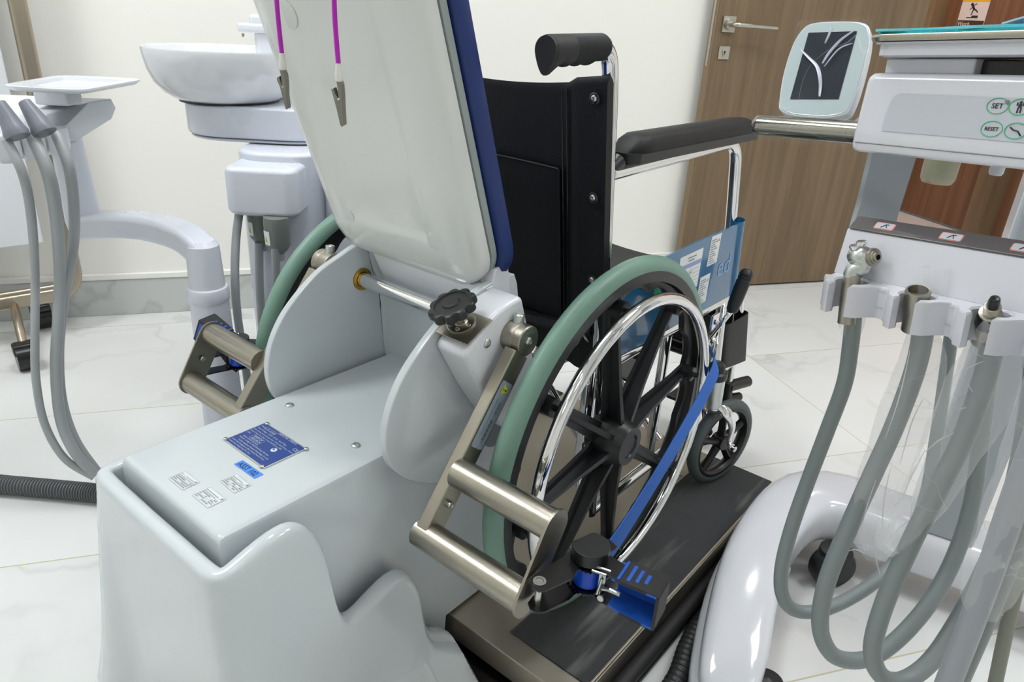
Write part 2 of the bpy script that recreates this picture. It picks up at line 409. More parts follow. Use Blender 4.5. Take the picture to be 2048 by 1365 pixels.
# step warning sign on door 2
sg = thing('warning_sign', 'pale sign with a black stumbling figure and dark caption on brown door', 'sign', room(UR + .03, 3.45, 1.0))
SX, SZ = -N, V((0, 0, 1))
def son(n, z): return room(UR + .0295, n, z)
mb = MB().box(room(UR + .0285, 3.453, 1.12), (.0025, .178, .36), (U, N, SZ), .0005); obj('sign_board', mb, mat('sign_pinkish_white', (226, 222, 220), 0.5), sg)
FZ = room(UR + .0270, 0, 0)
def sp_(a, z): return room(UR + .0268, 3.453 - a, z)
mb = MB(); mb.poly([sp_(-.0885, 1.191), sp_(.0885, 1.191), sp_(.0885, 1.299), sp_(-.0885, 1.299)]); obj('yellow_band', mb, mat('sign_yellow', (232, 190, 30), 0.5), sg)
mb = MB(); mb.poly([sp_(-.087, .95), sp_(.087, .95), sp_(.087, 1.098), sp_(-.087, 1.098)]); obj('caption_band', mb, mat('sign_dark', (66, 56, 50), 0.5), sg)
mb = MB()
def st(a, z): return sp_(a * .85, 1.186 - (1.189 - z) * .68) - U * .0006
def limb(a, b, w):
    w *= .7; a, b = V(a), V(b); d = (b - a).normalized(); o = SZ.cross(U); side = d.cross(U) * w / 2
    mb.poly([a + side, b + side, b - side, a - side])
mb.poly([st(-.022 + .011 * math.cos(k * PI / 6), 1.178 + .011 * math.sin(k * PI / 6)) for k in range(12)])
limb(st(-.018, 1.170), st(.004, 1.140), .018); limb(st(-.014, 1.168), st(.014, 1.182), .006); limb(st(-.012, 1.158), st(-.030, 1.138), .006)
limb(st(.002, 1.144), st(.026, 1.130), .010); limb(st(.024, 1.132), st(.036, 1.118), .008); limb(st(.0, 1.144), st(-.006, 1.12), .010); limb(st(-.006, 1.122), st(-.010, 1.098), .008)
mb.poly([st(-.042, 1.078), st(.045, 1.078), st(.045, 1.096), st(.0, 1.096), st(-.006, 1.084), st(-.042, 1.084)])
obj('pictogram', mb, M['ink'], sg)
mb = text_mb('Watch', .030, sp_(-.082, 1.070), -N, SZ, lift=0.0008, bold=.0006); text_mb('your step', .030, sp_(-.082, 1.040), -N, SZ, lift=0.0008, mb=mb, bold=.0006)
obj('caption', mb, mat('caption_pink', (224, 200, 194), 0.5), sg)

# lamps
def lamp_mat(name, rgb, s):
    m = bpy.data.materials.new(name); m.use_nodes = True; nt = m.node_tree
    b = nt.nodes['Principled BSDF']; b.inputs['Base Color'].default_value = (.8, .8, .8, 1)
    b.inputs['Emission Color'].default_value = (*rgb, 1); b.inputs['Emission Strength'].default_value = s; return m
LM = lamp_mat('lamp_cool_white', (0.93, 0.98, 1.0), LAMP); LW = lamp_mat('lamp_warm', (1.0, 0.72, 0.62), WARM)
lab = ['ceiling panel lamp above the dental lift', 'ceiling panel lamp above the delivery cart', 'ceiling panel lamp above the rolling screen', 'added ceiling fill panel straight behind the photographer', 'added ceiling fill panel behind and left of the photographer', 'added ceiling fill panel behind and right of the photographer', 'added ceiling fill panel right of the photographer', 'added ceiling fill panel left of the photographer']
for i, (u, n) in enumerate([(0.2, 1.3), (1.9, 1.0), (-1.3, 1.5), (0.3, -1.4), (-1.4, -1.3), (2.2, -1.4), (1.9, -.2), (-1.4, -.05)]):  # unseen panels; those behind and beside the camera are added as fill light
    t = thing('ceiling_lamp', lab[i], 'lamp', room(u, n, HC), 'square ceiling panel lamps')
    kf = (1.0, .95, 1.4, .12, .2, .2, .8, .12)[i]
    obj('frame', rbox(u - .32, u + .32, n - .32, n + .32, HC - .02, HC - .001, .004), M['trim_white'], t)
    obj('diffuser', rbox(u - .3, u + .3, n - .3, n + .3, HC - .026, HC - .0205), lamp_mat('lamp_cool_white', (0.95, 0.98, 1.0), LAMP * kf), t)
t = thing('ceiling_lamp', 'warm ceiling lamp of the corridor behind the open door', 'lamp', room(3.0, 3.3, HC))
obj('diffuser', rbox(2.85, 3.15, 3.1, 3.5, HC - .02, HC - .001), LW, t)
for i, (u, n) in enumerate([(1.85, 1.98), (-.3, -.2)]):
    t = thing('downlight', ['round downlight near the open wooden door', 'round downlight over the camera'][i], 'lamp', room(u, n, HC), 'round downlights')
    c = room(u, n, HC - .001); obj('ring', MB().lathe([(.07, 0), (.07, -.006), (.055, -.008), (.055, -.0)], c, (0, 0, 1), 32), M['trim_white'], t)
    obj('lens', MB().cyl(c - V((0, 0, .003)), c - V((0, 0, .006)), .054, seg=32), lamp_mat('downlight_glow', (.95, .98, 1), 60), t)
# ------------------------------------------------------------------ platform under the wheelchair
PZ = 0.0700            # top of the deck
pf = thing('wheelchair_platform', 'low steel wheelchair platform with black grit strips on black base sheet', 'platform', (-.74, 1.05, 0))
mb = MB().box((-.74, 1.03, .0045), (.80, .80, .009), bev=.002)
obj('base_sheet', mb, M['black_gloss'], pf)
mb = MB().box((-.74, 1.045, .045), (.738, .77, .049 - .001), bev=.002)
M['deck'] = mat('stainless_deck', (184, 175, 160), 0.42, 0.85, bump=0.1, bscale=40, aniso=(60, 4, 4), var=0.06)
dk = obj('steel_deck', mb, M['deck'], pf)
M['seam'] = mat('dark_seam', (40, 38, 36), .7)
for y in (.93, 1.30): obj('seam_line', MB().box((-.74, y, PZ + .0012), (.42, .0016, .0006)), M['seam'], dk)
def mat_strip():
    m = mat('black_grit_mat', (64, 66, 68), 0.85, bump=0.8, bscale=900, var=0.15, vscale=30)
    nt = m.node_tree; b = nt.nodes['Principled BSDF']
    src = b.inputs['Base Color'].links[0].from_socket
    tc = nt.nodes.new('ShaderNodeTexCoord'); mp = nt.nodes.new('ShaderNodeMapping'); mp.inputs['Rotation'].default_value = (0, 0, .25); mp.inputs['Scale'].default_value = (26, 2.6, 1)
    nz = nt.nodes.new('ShaderNodeTexNoise'); nz.inputs['Scale'].default_value = 1.0; nz.inputs['Detail'].default_value = 5
    nt.links.new(tc.outputs['Object'], mp.inputs[0]); nt.links.new(mp.outputs[0], nz.inputs['Vector'])
    mr = nt.nodes.new('ShaderNodeMapRange'); mr.inputs[1].default_value = .56; mr.inputs[2].default_value = .78; mr.inputs[4].default_value = .8
    nt.links.new(nz.outputs['Fac'], mr.inputs[0])
    sp = nt.nodes.new('ShaderNodeTexVoronoi'); sp.inputs['Scale'].default_value = 420; nt.links.new(tc.outputs['Object'], sp.inputs['Vector'])
    lt = nt.nodes.new('ShaderNodeMath'); lt.operation = 'LESS_THAN'; lt.inputs[1].default_value = .12; nt.links.new(sp.outputs['Distance'], lt.inputs[0])
    ml = nt.nodes.new('ShaderNodeMath'); ml.operation = 'MULTIPLY'; ml.inputs[1].default_value = .25; nt.links.new(lt.outputs[0], ml.inputs[0])
    mxm = nt.nodes.new('ShaderNodeMath'); mxm.operation = 'MAXIMUM'; nt.links.new(ml.outputs[0], mxm.inputs[0]); nt.links.new(mr.outputs[0], mxm.inputs[1])
    mx = nt.nodes.new('ShaderNodeMix'); mx.data_type = 'RGBA'; mx.inputs[7].default_value = (*lin((150, 152, 148)), 1)
    nt.links.new(mxm.outputs[0], mx.inputs[0]); nt.links.new(src, mx.inputs[6]); nt.links.new(mx.outputs[2], b.inputs['Base Color'])
    return m
M['mat'] = mat_strip()
for s in (1, -1):
    for y0, y1 in ((.70, 1.174), (1.176, 1.425)):
        xc = -.74 + s * .289
        o = obj('grit_strip', MB().box((xc, (y0 + y1) / 2, PZ + .0008), (.152, y1 - y0 + .002, .0018), bev=.0006), M['mat'], pf)
for s in (1, -1):
    mb = MB().tube([(-.74 + s * .385, .655, .020), (-.74 + s * .385, 1.43, .020)], .0145, 16)
    obj('bumper_tube', mb, M['rubber'], pf)
    mb = MB().box((-.74 + s * .3715, 1.045, .0465), (.004, .772, .052), bev=.001); obj('side_skirt', mb, M['steel'], pf)

# ------------------------------------------------------------------ wheelchair
WX, HY, HZ = -.7625, .885, .3745
wc = thing('wheelchair', 'folding wheelchair with chrome frame, green tyres and black vinyl back', 'wheelchair', (WX, HY, PZ + .002))
PH = math.radians(9)
def big_wheel(s):
    def X(off): return WX + s * off
    def pol(r, a, off): return V((X(off), HY + r * math.cos(a), HZ + r * math.sin(a)))
    # tyre
    prof = [(.2790, .2695 + .0140), (.2825, .2695 + .0155), (.2890, .2695 + .0150), (.2955, .2695 + .0115), (.3000, .2695 + .0065), (.3018, .2695), (.3000, .2695 - .0065), (.2955, .2695 - .0115), (.2890, .2695 - .0150), (.2825, .2695 - .0155), (.2790, .2695 - .0140), (.2770, .2695)]
    n = 96
    ty = obj('wheel', MB().rings([[pol(r, 2 * PI * k / n, o) for r, o in prof] for k in range(n)], loop=True), M['tyre'], wc)
    ty['label'] = 'green solid tyre'
    # rim with scalloped inner edge
    mb = MB(); n = 160; rings = []
    for k in range(n):
        a = 2 * PI * k / n; q = ((a - PH) / (PI / 4)) % 1.0; dq = min(q, 1 - q)
        ri = .2545 - .016 * math.exp(-(dq / .13) ** 2) - .011 * math.exp(-((q - .5) / .10) ** 2)
        rings.append([pol(.2805, a, .2695 + .0150), pol(.2805, a, .2695 - .0150), pol(.264, a, .2695 - .0150), pol(ri, a, .2695 - .008), pol(ri, a, .2695 + .003), pol(.262, a, .2695 + .0055), pol(.264, a, .2695 + .0150)])
    mb.rings(rings, loop=True)
    obj('rim', mb, M['black_plastic'], ty)
    # eight spokes with a raised spine, bosses for the push ring
    for k in range(8):
        a = PH + k * PI / 4; c, sn = math.cos(a), math.sin(a)
        R = V((0, c, sn)); T = V((0, -sn, c)); X1 = V((s, 0, 0)); o = V((X(.2695), HY, HZ))
        mb = MB()
        def sec(r, w, base, top, sp):
            return [o + R * r + T * w + X1 * base, o + R * r + T * w + X1 * (base + .006), o + R * r + T * sp + X1 * (base + .007), o + R * r + T * sp * .8 + X1 * top, o + R * r - T * sp * .8 + X1 * top, o + R * r - T * sp + X1 * (base + .007), o + R * r - T * w + X1 * (base + .006), o + R * r - T * w + X1 * base]
        mb.rings([sec(.030, .0165, -.010, .024, .006), sec(.10, .0145, -.008, .017, .005), sec(.20, .0125, -.006, .011, .004), sec(.258, .0135, -.006, .010, .004)])
        # boss
        bo = o + R * .240
        mb.tube([bo - X1 * .004, bo + X1 * .020, bo + X1 * .021, bo + X1 * .032 + R * .003], [.0145, .0135, .0045, .0045], 16, cap=True)
        obj('spoke', mb, M['black_plastic'], ty)
    # hub
    mb = MB(); o = V((X(.2695), HY, HZ)); ax = (s, 0, 0)
    mb.lathe([(.0, -.03), (.030, -.03), (.036, -.012), (.044, -.010), (.044, .012), (.038, .022), (.0345, .034), (.0325, .038), (.0205, .0385), (.0195, .0362), (0, .0355)], o, ax, 40)
    obj('hub', mb, M['black_plastic'], ty)
    # push ring
    mb = MB(); n = 96; o2 = .2695 + .037
    mb.tube([pol(.2437, 2 * PI * k / n, o2) for k in range(n)], .0098, 14, closed=True)
    pr_ = obj('push_ring', mb, M['chrome'], ty); pr_['label'] = 'chrome push ring'
for s in (1, -1): big_wheel(s)

def caster(s):
    made = []
    x0 = WX + s * .2725; cy, cz = 1.34, PZ + .1015
    def pol(r, a, off): return V((x0 + s * off, cy + r * math.cos(a), cz + r * math.sin(a)))
    prof = [(.083, .0115), (.088, .0125), (.0945, .010), (.0985, .005), (.0995, 0), (.0985, -.005), (.0945, -.010), (.088, -.0125), (.083, -.0115), (.082, 0)]
    t = obj('caster_wheel', MB().rings([[pol(r, 2 * PI * k / 64, o) for r, o in prof] for k in range(64)], loop=True), M['grey_tyre'], wc)
    mb = MB().rings([[pol(r, 2 * PI * k / 64, o) for r, o in [(.0835, .0115), (.0835, -.0115), (.076, -.0115), (.0715, -.006), (.0695, 0), (.0715, .006), (.076, .0115)]] for k in range(64)], loop=True)
    for k in range(5):
        a = .35 + k * 2 * PI / 5; R = V((0, math.cos(a), math.sin(a))); T = V((0, -math.sin(a), math.cos(a))); X1 = V((s, 0, 0)); o = V((x0, cy, cz))
        mb.rings([[o + R * r + T * w - X1 * .006, o + R * r + T * w + X1 * .002, o + R * r + T * .002 + X1 * tp, o + R * r - T * .002 + X1 * tp, o + R * r - T * w + X1 * .002, o + R * r - T * w - X1 * .006] for r, w, tp in ((.012, .008, .010), (.04, .006, .008), (.072, .009, .006))])
    mb.cyl(V((x0 - s * .014, cy, cz)), V((x0 + s * .014, cy, cz)), .016)
    hubo = obj('spoked_hub', mb, M['black_plastic'], t)
    # fork
    top = V((x0 + s * .0, 1.285, .272))
    mb = MB()
    for q in (1, -1):
        pts = [top + V((q * s * .010, .0, 0)), top + V((q * s * .032, .012, -.003)), V((x0 + q * s * .036, 1.318, .235)), V((x0 + q * s * .032, 1.325, .20)), V((x0 + q * s * .026, cy, cz + .004))]
        pts = catmull(pts, 6); n = len(pts)
        mb.tube(pts, [.013 - .005 * i / (n - 1) for i in range(n)], 12, sx=.42, upv=(s, 0, 0))
        mb.lathe([(.008, -.003), (.009, .004), (.0065, .005), (.0065, .012), (0, .013)], V((x0 + q * s * .028, cy, cz)), (q * s, 0, 0), 12)
    mb.lathe([(.016, -.002), (.019, .003), (.019, .008), (.014, .012)], top - V((0, 0, .004)), (0, 0, 1), 20)
    fk = obj('caster_fork', mb, M['chrome'], wc)
    Rz = Matrix.Translation((x0, 1.285, 0)) @ Matrix.Rotation(math.radians(-14), 4, 'Z') @ Matrix.Translation((-x0, -1.285, 0))
    for o_ in (t, hubo, fk): o_.data.transform(Rz)
    mb = MB().cyl(top + V((0, -.002, .008)), top + V((0, -.008, .074)), .0205, .0205, 24)
    st_ = obj('caster_housing', mb, M['zinc'], wc)
    c = top + V((0, -.0085, .074))
    mb = MB().lathe([(.0225, -.002), (.0235, .004), (.0225, .012), (.018, .015), (.0165, .026), (.010, .033), (0, .034)], c, (0, -.09, 1), 24)
    obj('dust_cap', mb, M['black_plastic'], st_)
for s in (1, -1): caster(s)

def side_frame(s):
    x = WX + s * .2145
    f = lambda y, z, dx=0.0: V((x + s * dx, y, z))
    mb = MB()
    # back post with the push handle, down to the rear end of the side frame
    mb.tube(fillet([f(.945, .16), f(.92, .42), f(.896, .66), f(.865, .90), f(.853, .957), f(.80, .957)], .05, 8), .0112, 16)
    obj('back_post', mb, M['chrome'], wc)
    mb = MB()
    mb.tube(fillet([f(.945, .165), f(1.31, .165), f(1.388, .33), f(1.389, .52)], .07, 8), .0112, 16)     # lower rail and front post
    mb.tube([f(.915, .468), f(1.385, .468)], .0112, 16)
    mb.tube([f(.905, .525, -.018), f(1.40, .525, -.018)], .0112, 16)                                   # seat rail
    mb.tube([f(1.389, .47, .0), f(1.30, .355, .045)], .010, 12)
    mb.tube([f(1.15, .165), f(1.15, .468)], .010, 14)
    mb.box(f(HY + .01, HZ, .0), (.012, .03, .16), bev=.002)
    mb.tube([f(HY + .01, .25), f(HY + .01, .50)], .010, 14)
    mb.tube([f(.94, .335), f(.885, .335)], .010)
    obj('side_frame', mb, M['chrome'], wc)
    # arm loop
    mb = MB(); mb.tube(fillet([f(.886, .790), f(1.315, .800), f(1.352, .66), f(1.385, .50)], .045, 10), .0112, 16)
    obj('arm_tube', mb, M['chrome'], wc)
    # arm pad
    mb = MB(); n = 26; rings = []
    y0, y1 = .915, 1.335
    for i in range(n):
        t = i / (n - 1); y = y0 + (y1 - y0) * t
        e = min(1, math.sqrt(max(0, 1 - (1 - min(t / .10, 1)) ** 2)) + .02, math.sqrt(max(0, 1 - (1 - min((1 - t) / .06, 1)) ** 2)) + .02)
        hw = .0265 * (.35 + .65 * e); ht = .026 * e * (1 if t < .8 else 1)
        rings.append([f(y, .8165 + zz * ht, xx * hw) for xx, zz in ((1, 0), (1, .35), (.88, .72), (.6, .93), (0, 1.0), (-.6, .93), (-.88, .72), (-1, .35), (-1, 0))])
    mb.rings(rings, closed=True)
    obj('arm_pad', mb, M['black_vinyl'], wc)
    pl = [f(y0 - .006 + .014 * (1 - math.cos(a)), .804, .0275 * math.sin(a)) for a in [PI / 2 * k / 5 for k in range(-5, 6)]]
    base = [(p.y, p.x) for p in pl]
    poly = [V((p.x, p.y, .8035)) for p in pl] + [f(y1 + .004, .8035, .0275), f(y1 + .004, .8035, -.0275)]
    obj('pad_tray', MB().prism(poly, (0, 0, .0135)), M['black_plastic'], wc)
    obj('pad_clip', MB().tube([f(.905, .806), f(.888, .797)], [.0125, .0095], 12), M['black_plastic'], wc)
    # push grip
    mb = MB(); g0, g1 = V((x, .838, .957)), V((x, .716, .9535)); d = (g1 - g0); n = 70; rings = []
    for i in range(n + 1):
        t = i / n; p = g0 + d * t
        r = .0168
        if t < .06: r = .0138 + .003 * t / .06
        if .05 < t < .62 and (i % 2): r -= .0011
        low = 0.0
        if .22 < t < .80: low = .0030 * abs(math.sin((t - .22) / .58 * PI * 3)) + .001
        if t >= .80: low = .001 + .012 * min(1, (t - .80) / .17)
        sc = 1.0 if t < .97 else .93
        ring = []
        for k in range(24):
            a = 2 * PI * k / 24; cx, cz_ = math.cos(a), math.sin(a)
            rr = r * sc
            if cz_ < 0: off = low * max(0, -cz_) ** (3 if t > .8 else 1.2)
            else: off = 0
            ring.append(p + V((cx * rr, 0, cz_ * rr - off)))
        rings.append(ring)
    mb.rings(rings)
    obj('push_grip', mb, M['rubber'], wc)
    # front hanger for the foot rest
    mb = MB(); mb.tube(fillet([f(1.395, .505, .004), f(1.462, .498, .004), f(1.484, .40, .004), f(1.507, .16, .004), f(1.53, .115, .004)], .030, 8), .0112, 16)
    mb.tube([f(1.389, .275), f(1.490, .285, .004)], .010, 14)
    obj('foot_rest_hanger', mb, M['chrome'], wc)
    mb = MB(); mb.tube([f(1.497, .222, .008), f(1.570, .216, .026)], .0135, 16)
    mb.tube([f(1.502, .188, .008), f(1.545, .182, .022)], .0105, 14); mb.cyl(f(1.4975, .235, .004), f(1.5045, .175, .004), .0150)
    obj('hanger_clamp', mb, M['black_plastic'], wc)
    # folded-down foot plate
    mb = MB().box(f(1.585, .122, -.080), (.15, .125, .010), bev=.004); obj('foot_plate', mb, M['black_plastic'], wc)
    # brake
    mb = MB(); mb.tube(fillet([f(1.30, .41, .02), f(1.285, .468, .052), f(1.315, .485, .055)], .02), .0052, 10)
    mb.box(f(1.31, .425, .022), (.006, .03, .075), bev=.002)
    screw(mb, f(1.31, .445, .026), (s, 0, 0), .0065, .005); screw(mb, f(1.31, .405, .026), (s, 0, 0), .0065, .005)
    bl = obj('brake_lever', mb, M['chrome'], wc)
    a, b = f(1.302, .478, .055), f(1.336, .562, .060); d = b - a
    mb = MB(); ts = [0, .05, .3, .6, .72, .73, .76, .77, .80, .81, .84, .85, .93, .98, 1]
    rs = [.008, .0115, .0135, .014, .014, .0128, .0128, .014, .014, .0128, .0128, .014, .0125, .008, .001]
    mb.tube([a + d * t for t in ts], rs, 18); obj('brake_grip', mb, M['black_plastic'], bl)
    return f
FN = side_frame(1); FF = side_frame(-1)
# cross braces
mb = MB(); xa, xb = WX + .20, WX - .20
mb.tube([(xa, 1.02, .19), (xb, 1.06, .50)], .010, 14); mb.tube([(xb, 1.02, .19), (xa, 1.06, .50)], .010, 14)
mb.tube([(xa, 1.22, .19), (xb, 1.24, .50)], .010, 14); mb.tube([(xb, 1.22, .19), (xa, 1.24, .50)], .010, 14)
obj('cross_brace', mb, M['chrome'], wc)
# black cross tubes low behind the wheel
for (y, z, xl, xr) in ((1.40, .325, -.79, -.60), (1.28, .335, -.86, -.66)):
    obj('cross_tube', MB().tube([(xl, y, z), (xr, y, z)], .0165, 18), M['black_gloss'], wc)
# seat
mb = MB(); n = 14; rings = []
for i in range(n + 1):
    t = i / n; xx = WX + (t - .5) * .405; sag = -.022 * math.sin(PI * t)
    rings.append([V((xx, .90, .545 + sag)), V((xx, 1.38, .545 + sag)), V((xx, 1.385, .535 + sag)), V((xx, 1.38, .528 + sag)), V((xx, .90, .528 + sag)), V((xx, .895, .535 + sag))])
mb.rings(rings); obj('seat', mb, M['black_vinyl'], wc)
# back canvas: gentle sling between the posts, with side sleeves, seams, pocket
def bpos(t, z, off=0.0):
    yy = .858 + (.92 - z) * .155
    sag = .024 * math.sin(PI * t) ** 1.0
    return V((WX + (t - .5) * .452, yy + sag - .013 - off, z))
mb = MB(); rings = []
n = 30
for i in range(n + 1):
    t = i / n
    zt = .918 - .020 * math.sin(PI * t) + (.006 if t < .16 or t > .84 else 0)
    th = .0035 if .16 < t < .84 else .0075
    rings.append([bpos(t, z, -th) for z in (.455, .60, .70, .80, zt - .01)] + [bpos(t, zt, 0)] + [bpos(t, z, th) for z in (zt - .01, .80, .70, .60, .455)])
mb.rings(rings)
bk = obj('back_rest', mb, M['black_vinyl'], wc)
for t in (.165, .835, .815, .185): obj('seam', MB().tube([bpos(t, z, .0042) - V((0, .003, 0)) for z in (.47, .6, .7, .8, .90)], .0012, 6), M['black_gloss'], bk)
mb = MB(); rings = []
for i in range(13):
    t = .20 + (.60) * i / 12
    rings.append([bpos(t, z, .005) for z in (.53, .62, .70, .785)] + [bpos(t, z, .0085) for z in (.785, .70, .62, .53)])
mb.rings(rings); mb.tube([bpos(.20 + .6 * i / 12, .785, .0085) for i in range(13)], .0018, 6)
mb.tube([bpos(.80, z, .0085) for z in (.785, .7, .6, .53)], .0015, 6)
obj('pocket', mb, M['black_vinyl'], bk)
for s in (1, -1):
    t = .5 + s * .455
    for z in (.893, .757, .628):
        p = bpos(t, z, .008)
        o = obj('washer', MB().lathe([(.0085, 0), (.0085, .003), (.006, .0045), (.0045, .003)], p, (0, -1, -.155), 18), M['black_plastic'], wc)
        mb = MB(); screw(mb, p - V((0, .003, 0)), (0, -1, -.155), .0048, .003); obj('rivet', mb, M['zinc'], o)
# calf strap: a band looped round each hanger, slung between them
pl2 = [(WX, 1.492), (WX + .12, 1.494), (WX + .195, 1.500), (WX + .222, 1.506), (WX + .2335, 1.498), (WX + .2355, 1.480), (WX + .2345, 1.43), (WX + .2320, 1.395), (WX + .222, 1.386), (WX + .205, 1.392), (WX + .15, 1.430), (WX, 1.448)]
pl2 = pl2 + [(2 * WX - x, y) for x, y in pl2[::-1]][1:-1]
pp = catmull([(x, y, 0) for x, y in pl2], 4, True); n = len(pp); rings = []
for i in range(n):
    t = (pp[(i + 1) % n] - pp[i - 1]).normalized(); o = V((t.y, -t.x, 0)) * .0012
    x, y = pp[i].x, pp[i].y; k = (y - 1.386) / .12
    top = V((x, y, .412)); bot = V((x, y + .028 + .018 * k, .300 - .022 * k))
    rings.append([top - o, bot - o, bot + o, top + o])
mb = MB().rings(rings, loop=True); obj('calf_strap', mb, M['black_vinyl'], wc)

# blue side guards
M['clear_wrap'] = M['blue_panel']
def guard(s, detail):
    x = WX + s * .2295
    pts = [(.912, .622), (1.02, .632), (1.20, .638), (1.355, .640), (1.362, .62), (1.378, .50), (1.372, .483), (1.20, .485), (1.0, .485), (.925, .49)]
    mb = MB().prism([V((x, y, z)) for y, z in pts], (s * .0035, 0, 0))
    mb.tube([(x - s * .006, 1.362, .645), (x - s * .006, 1.385, .485)], .0155, 14, cap=False)
    g = obj('side_guard', mb, M['blue_panel'], wc)
    obj('guard_sleeve', MB().box((x - s * .012, .925, .555), (.022, .034, .155), bev=.008), M['blue_panel'], g)
    if not detail: return
    xo = x + s * .0039
    def lab(y0, z0, wv, hv, material, name, lean=.06, zs=-.02):
        mb = MB(); A = V((xo, y0, z0)); 
        mb.poly([A, A + V((0, wv, wv * .02)), A + V((0, wv + lean * hv * .3, wv * .02 + hv)), A + V((0, lean * hv * .3, hv))]); return obj(name, mb, material, g)
    l1 = lab(1.115, .545, .088, .075, M['label_white'], 'paper_label')
    mb = MB(); 
    def bar(mb, y, z, wv, hv=.0012): mb.poly([V((xo + .0004, y, z)), V((xo + .0004, y + wv, z)), V((xo + .0004, y + wv, z + hv)), V((xo + .0004, y, z + hv))])
    for k in range(6): bar(mb, 1.117, .549 + k * .0075, .083, .0005)
    for k in range(5): bar(mb, 1.119, .551 + k * .0078, .014, .0028); 
    for k in range(5): bar(mb, 1.145, .551 + k * .0078, .02 + .006 * (k % 3), .0014)
    for y in (1.140, 1.165): mb.poly([V((xo + .0004, y, .549)), V((xo + .0004, y + .0006, .549)), V((xo + .0004, y + .0006, .592)), V((xo + .0004, y, .592))])
    bar(mb, 1.146, .612, .034, .002); bar(mb, 1.150, .606, .022, .0025)
    obj('print', mb, M['ink_grey'], l1)
    mb = MB(); bar(mb, 1.117, .594, .085, .008); obj('blue_band', mb, mat('lavender_band', (140, 160, 205), .5), l1)
    for (y, z, wv, hv) in ((1.232, .578, .042, .058), (1.212, .503, .042, .058)):
        q = lab(y, z, wv, hv, M['label_white'], 'paper_label'); mb = MB()
        for k in range(11): bar(mb, y + .004, z + .004 + k * .0045, .028 - .006 * (k % 3), .0016)
        bar(mb, y + .034, z + hv - .014, .003, .005)
        obj('print', mb, M['ink_grey'], q)
    lab(1.035, .552, .078, .055, M['green_label'], 'green_sticker')
    # moulded lettering partly hidden by the labels
    ml = mat('blue_moulded', (60, 140, 200), .15, coat=.6)
    obj('moulded_lettering', text_mb('ro', .058, (xo, 1.140, .503), (0, 1, 0), (0, 0, 1), lift=.0003), ml, g)
    obj('moulded_lettering', text_mb('ed', .058, (xo, 1.285, .545), (0, 1, 0), (0, 0, 1), lift=.0003), ml, g)
guard(1, True); guard(-1, False)
# ------------------------------------------------------------------ the tilting dental lift
mc = thing('dental_lift', 'white moulded dental lift base with upright blue-cushioned back and star knob', 'dental chair', (-.74, .5, 0))
CX = -.74
# lower shell: one moulded wall running round the front, with stepped wings and flared feet
def shell_path(inset=0.0):
    """plan and rim height of the right half, from the front middle to the rear"""
    R = [(0.0, .2585, .430), (.06, .2585, .430), (.120, .2585, .430), (.140, .261, .431), (.152, .271, .432), (.156, .288, .436), (.156, .322, .447), (.156, .345, .4505), (.156, .362, .449), (.156, .378, .438), (.156, .391, .415), (.156, .399, .380), (.156, .405, .330), (.1565, .411, .290), (.157, .421, .265), (.157, .436, .256), (.157, .460, .266), (.157, .490, .277), (.157, .512, .279), (.157, .530, .270), (.157, .542, .252), (.157, .551, .222), (.157, .556, .190), (.157, .561, .16), (.157, .570, .132), (.157, .590, .11), (.157, .625, .095)]
    return R
R = shell_path()
Lf = [(a, y, min(z, .428) if y < .40 else z) for a, y, z in R]
full = [(-a, y, z) for a, y, z in Lf[::-1]] + R[1:]
def out_dir(i, arr):
    a = V(arr[max(i - 1, 0)][:2] + (0,)); b = V(arr[min(i + 1, len(arr) - 1)][:2] + (0,))
    t = (b - a); t = t.normalized() if t.length > 1e-6 else V((0, 1, 0))
    return V((t.y, -t.x, 0))
rings = []
n = len(full)
for i, (a, y, z) in enumerate(full):
    o = out_dir(i, full); o = V((o.x, o.y, 0))
    side = abs(o.x)
    amt = .012 + (.085 if a > 0 else .0) * side * max(0, min(1, (y - .27) / .30)) ** 1.1
    base = V((CX + a, y, 0)); th = .0235
    ring = []
    zb = .004
    # inside, over the flat-topped rim, down the outside
    ring.append(base - o * th + V((0, 0, zb)))
    ring.append(base - o * th + V((0, 0, z * .5)))
    for io, dz in ((th, .014), (th, .006), (th - .004, .001), (th - .010, 0), (.011, 0), (.004, .0015), (0, .008), (0, .018)):
        ring.append(base - o * io + V((0, 0, z - dz)))
    for q in (.90, .78, .66, .54, .43, .33, .26, .20, .15, .10, .05, .0):
        zz = zb + (z - .02) * q
        if z > .2 and q <= .26: zz = zb + (.26, .20, .15, .10, .05, .0).index(q) * -.0208 + .104
        off = (amt * .22 * (1 - zz / .26) ** 2 if zz < .26 else 0) + (amt * .8 * (1 - zz / .115) ** 1.6 if zz < .115 else 0)
        if a < 0: off += .105 * side * max(0, 1 - zz / .43)
        ring.append(base + o * off + V((0, 0, zz)))
    rings.append(ring)
mb = MB().rings(rings, closed=True)
obj('lower_shell', mb, M['gel'], mc, sharp=60, sub=1)
# body box under the cover
yz = [(.30, .004), (.645, .004), (.650, .0735), (.790, .0735), (.790, .30), (.755, .40), (.755, .44), (.30, .44)]
mb = MB().prism([V((CX - .1155, y, z)) for y, z in yz], (.231, 0, 0), bev=.004)
bd = obj('body_box', mb, M['gel'], mc)
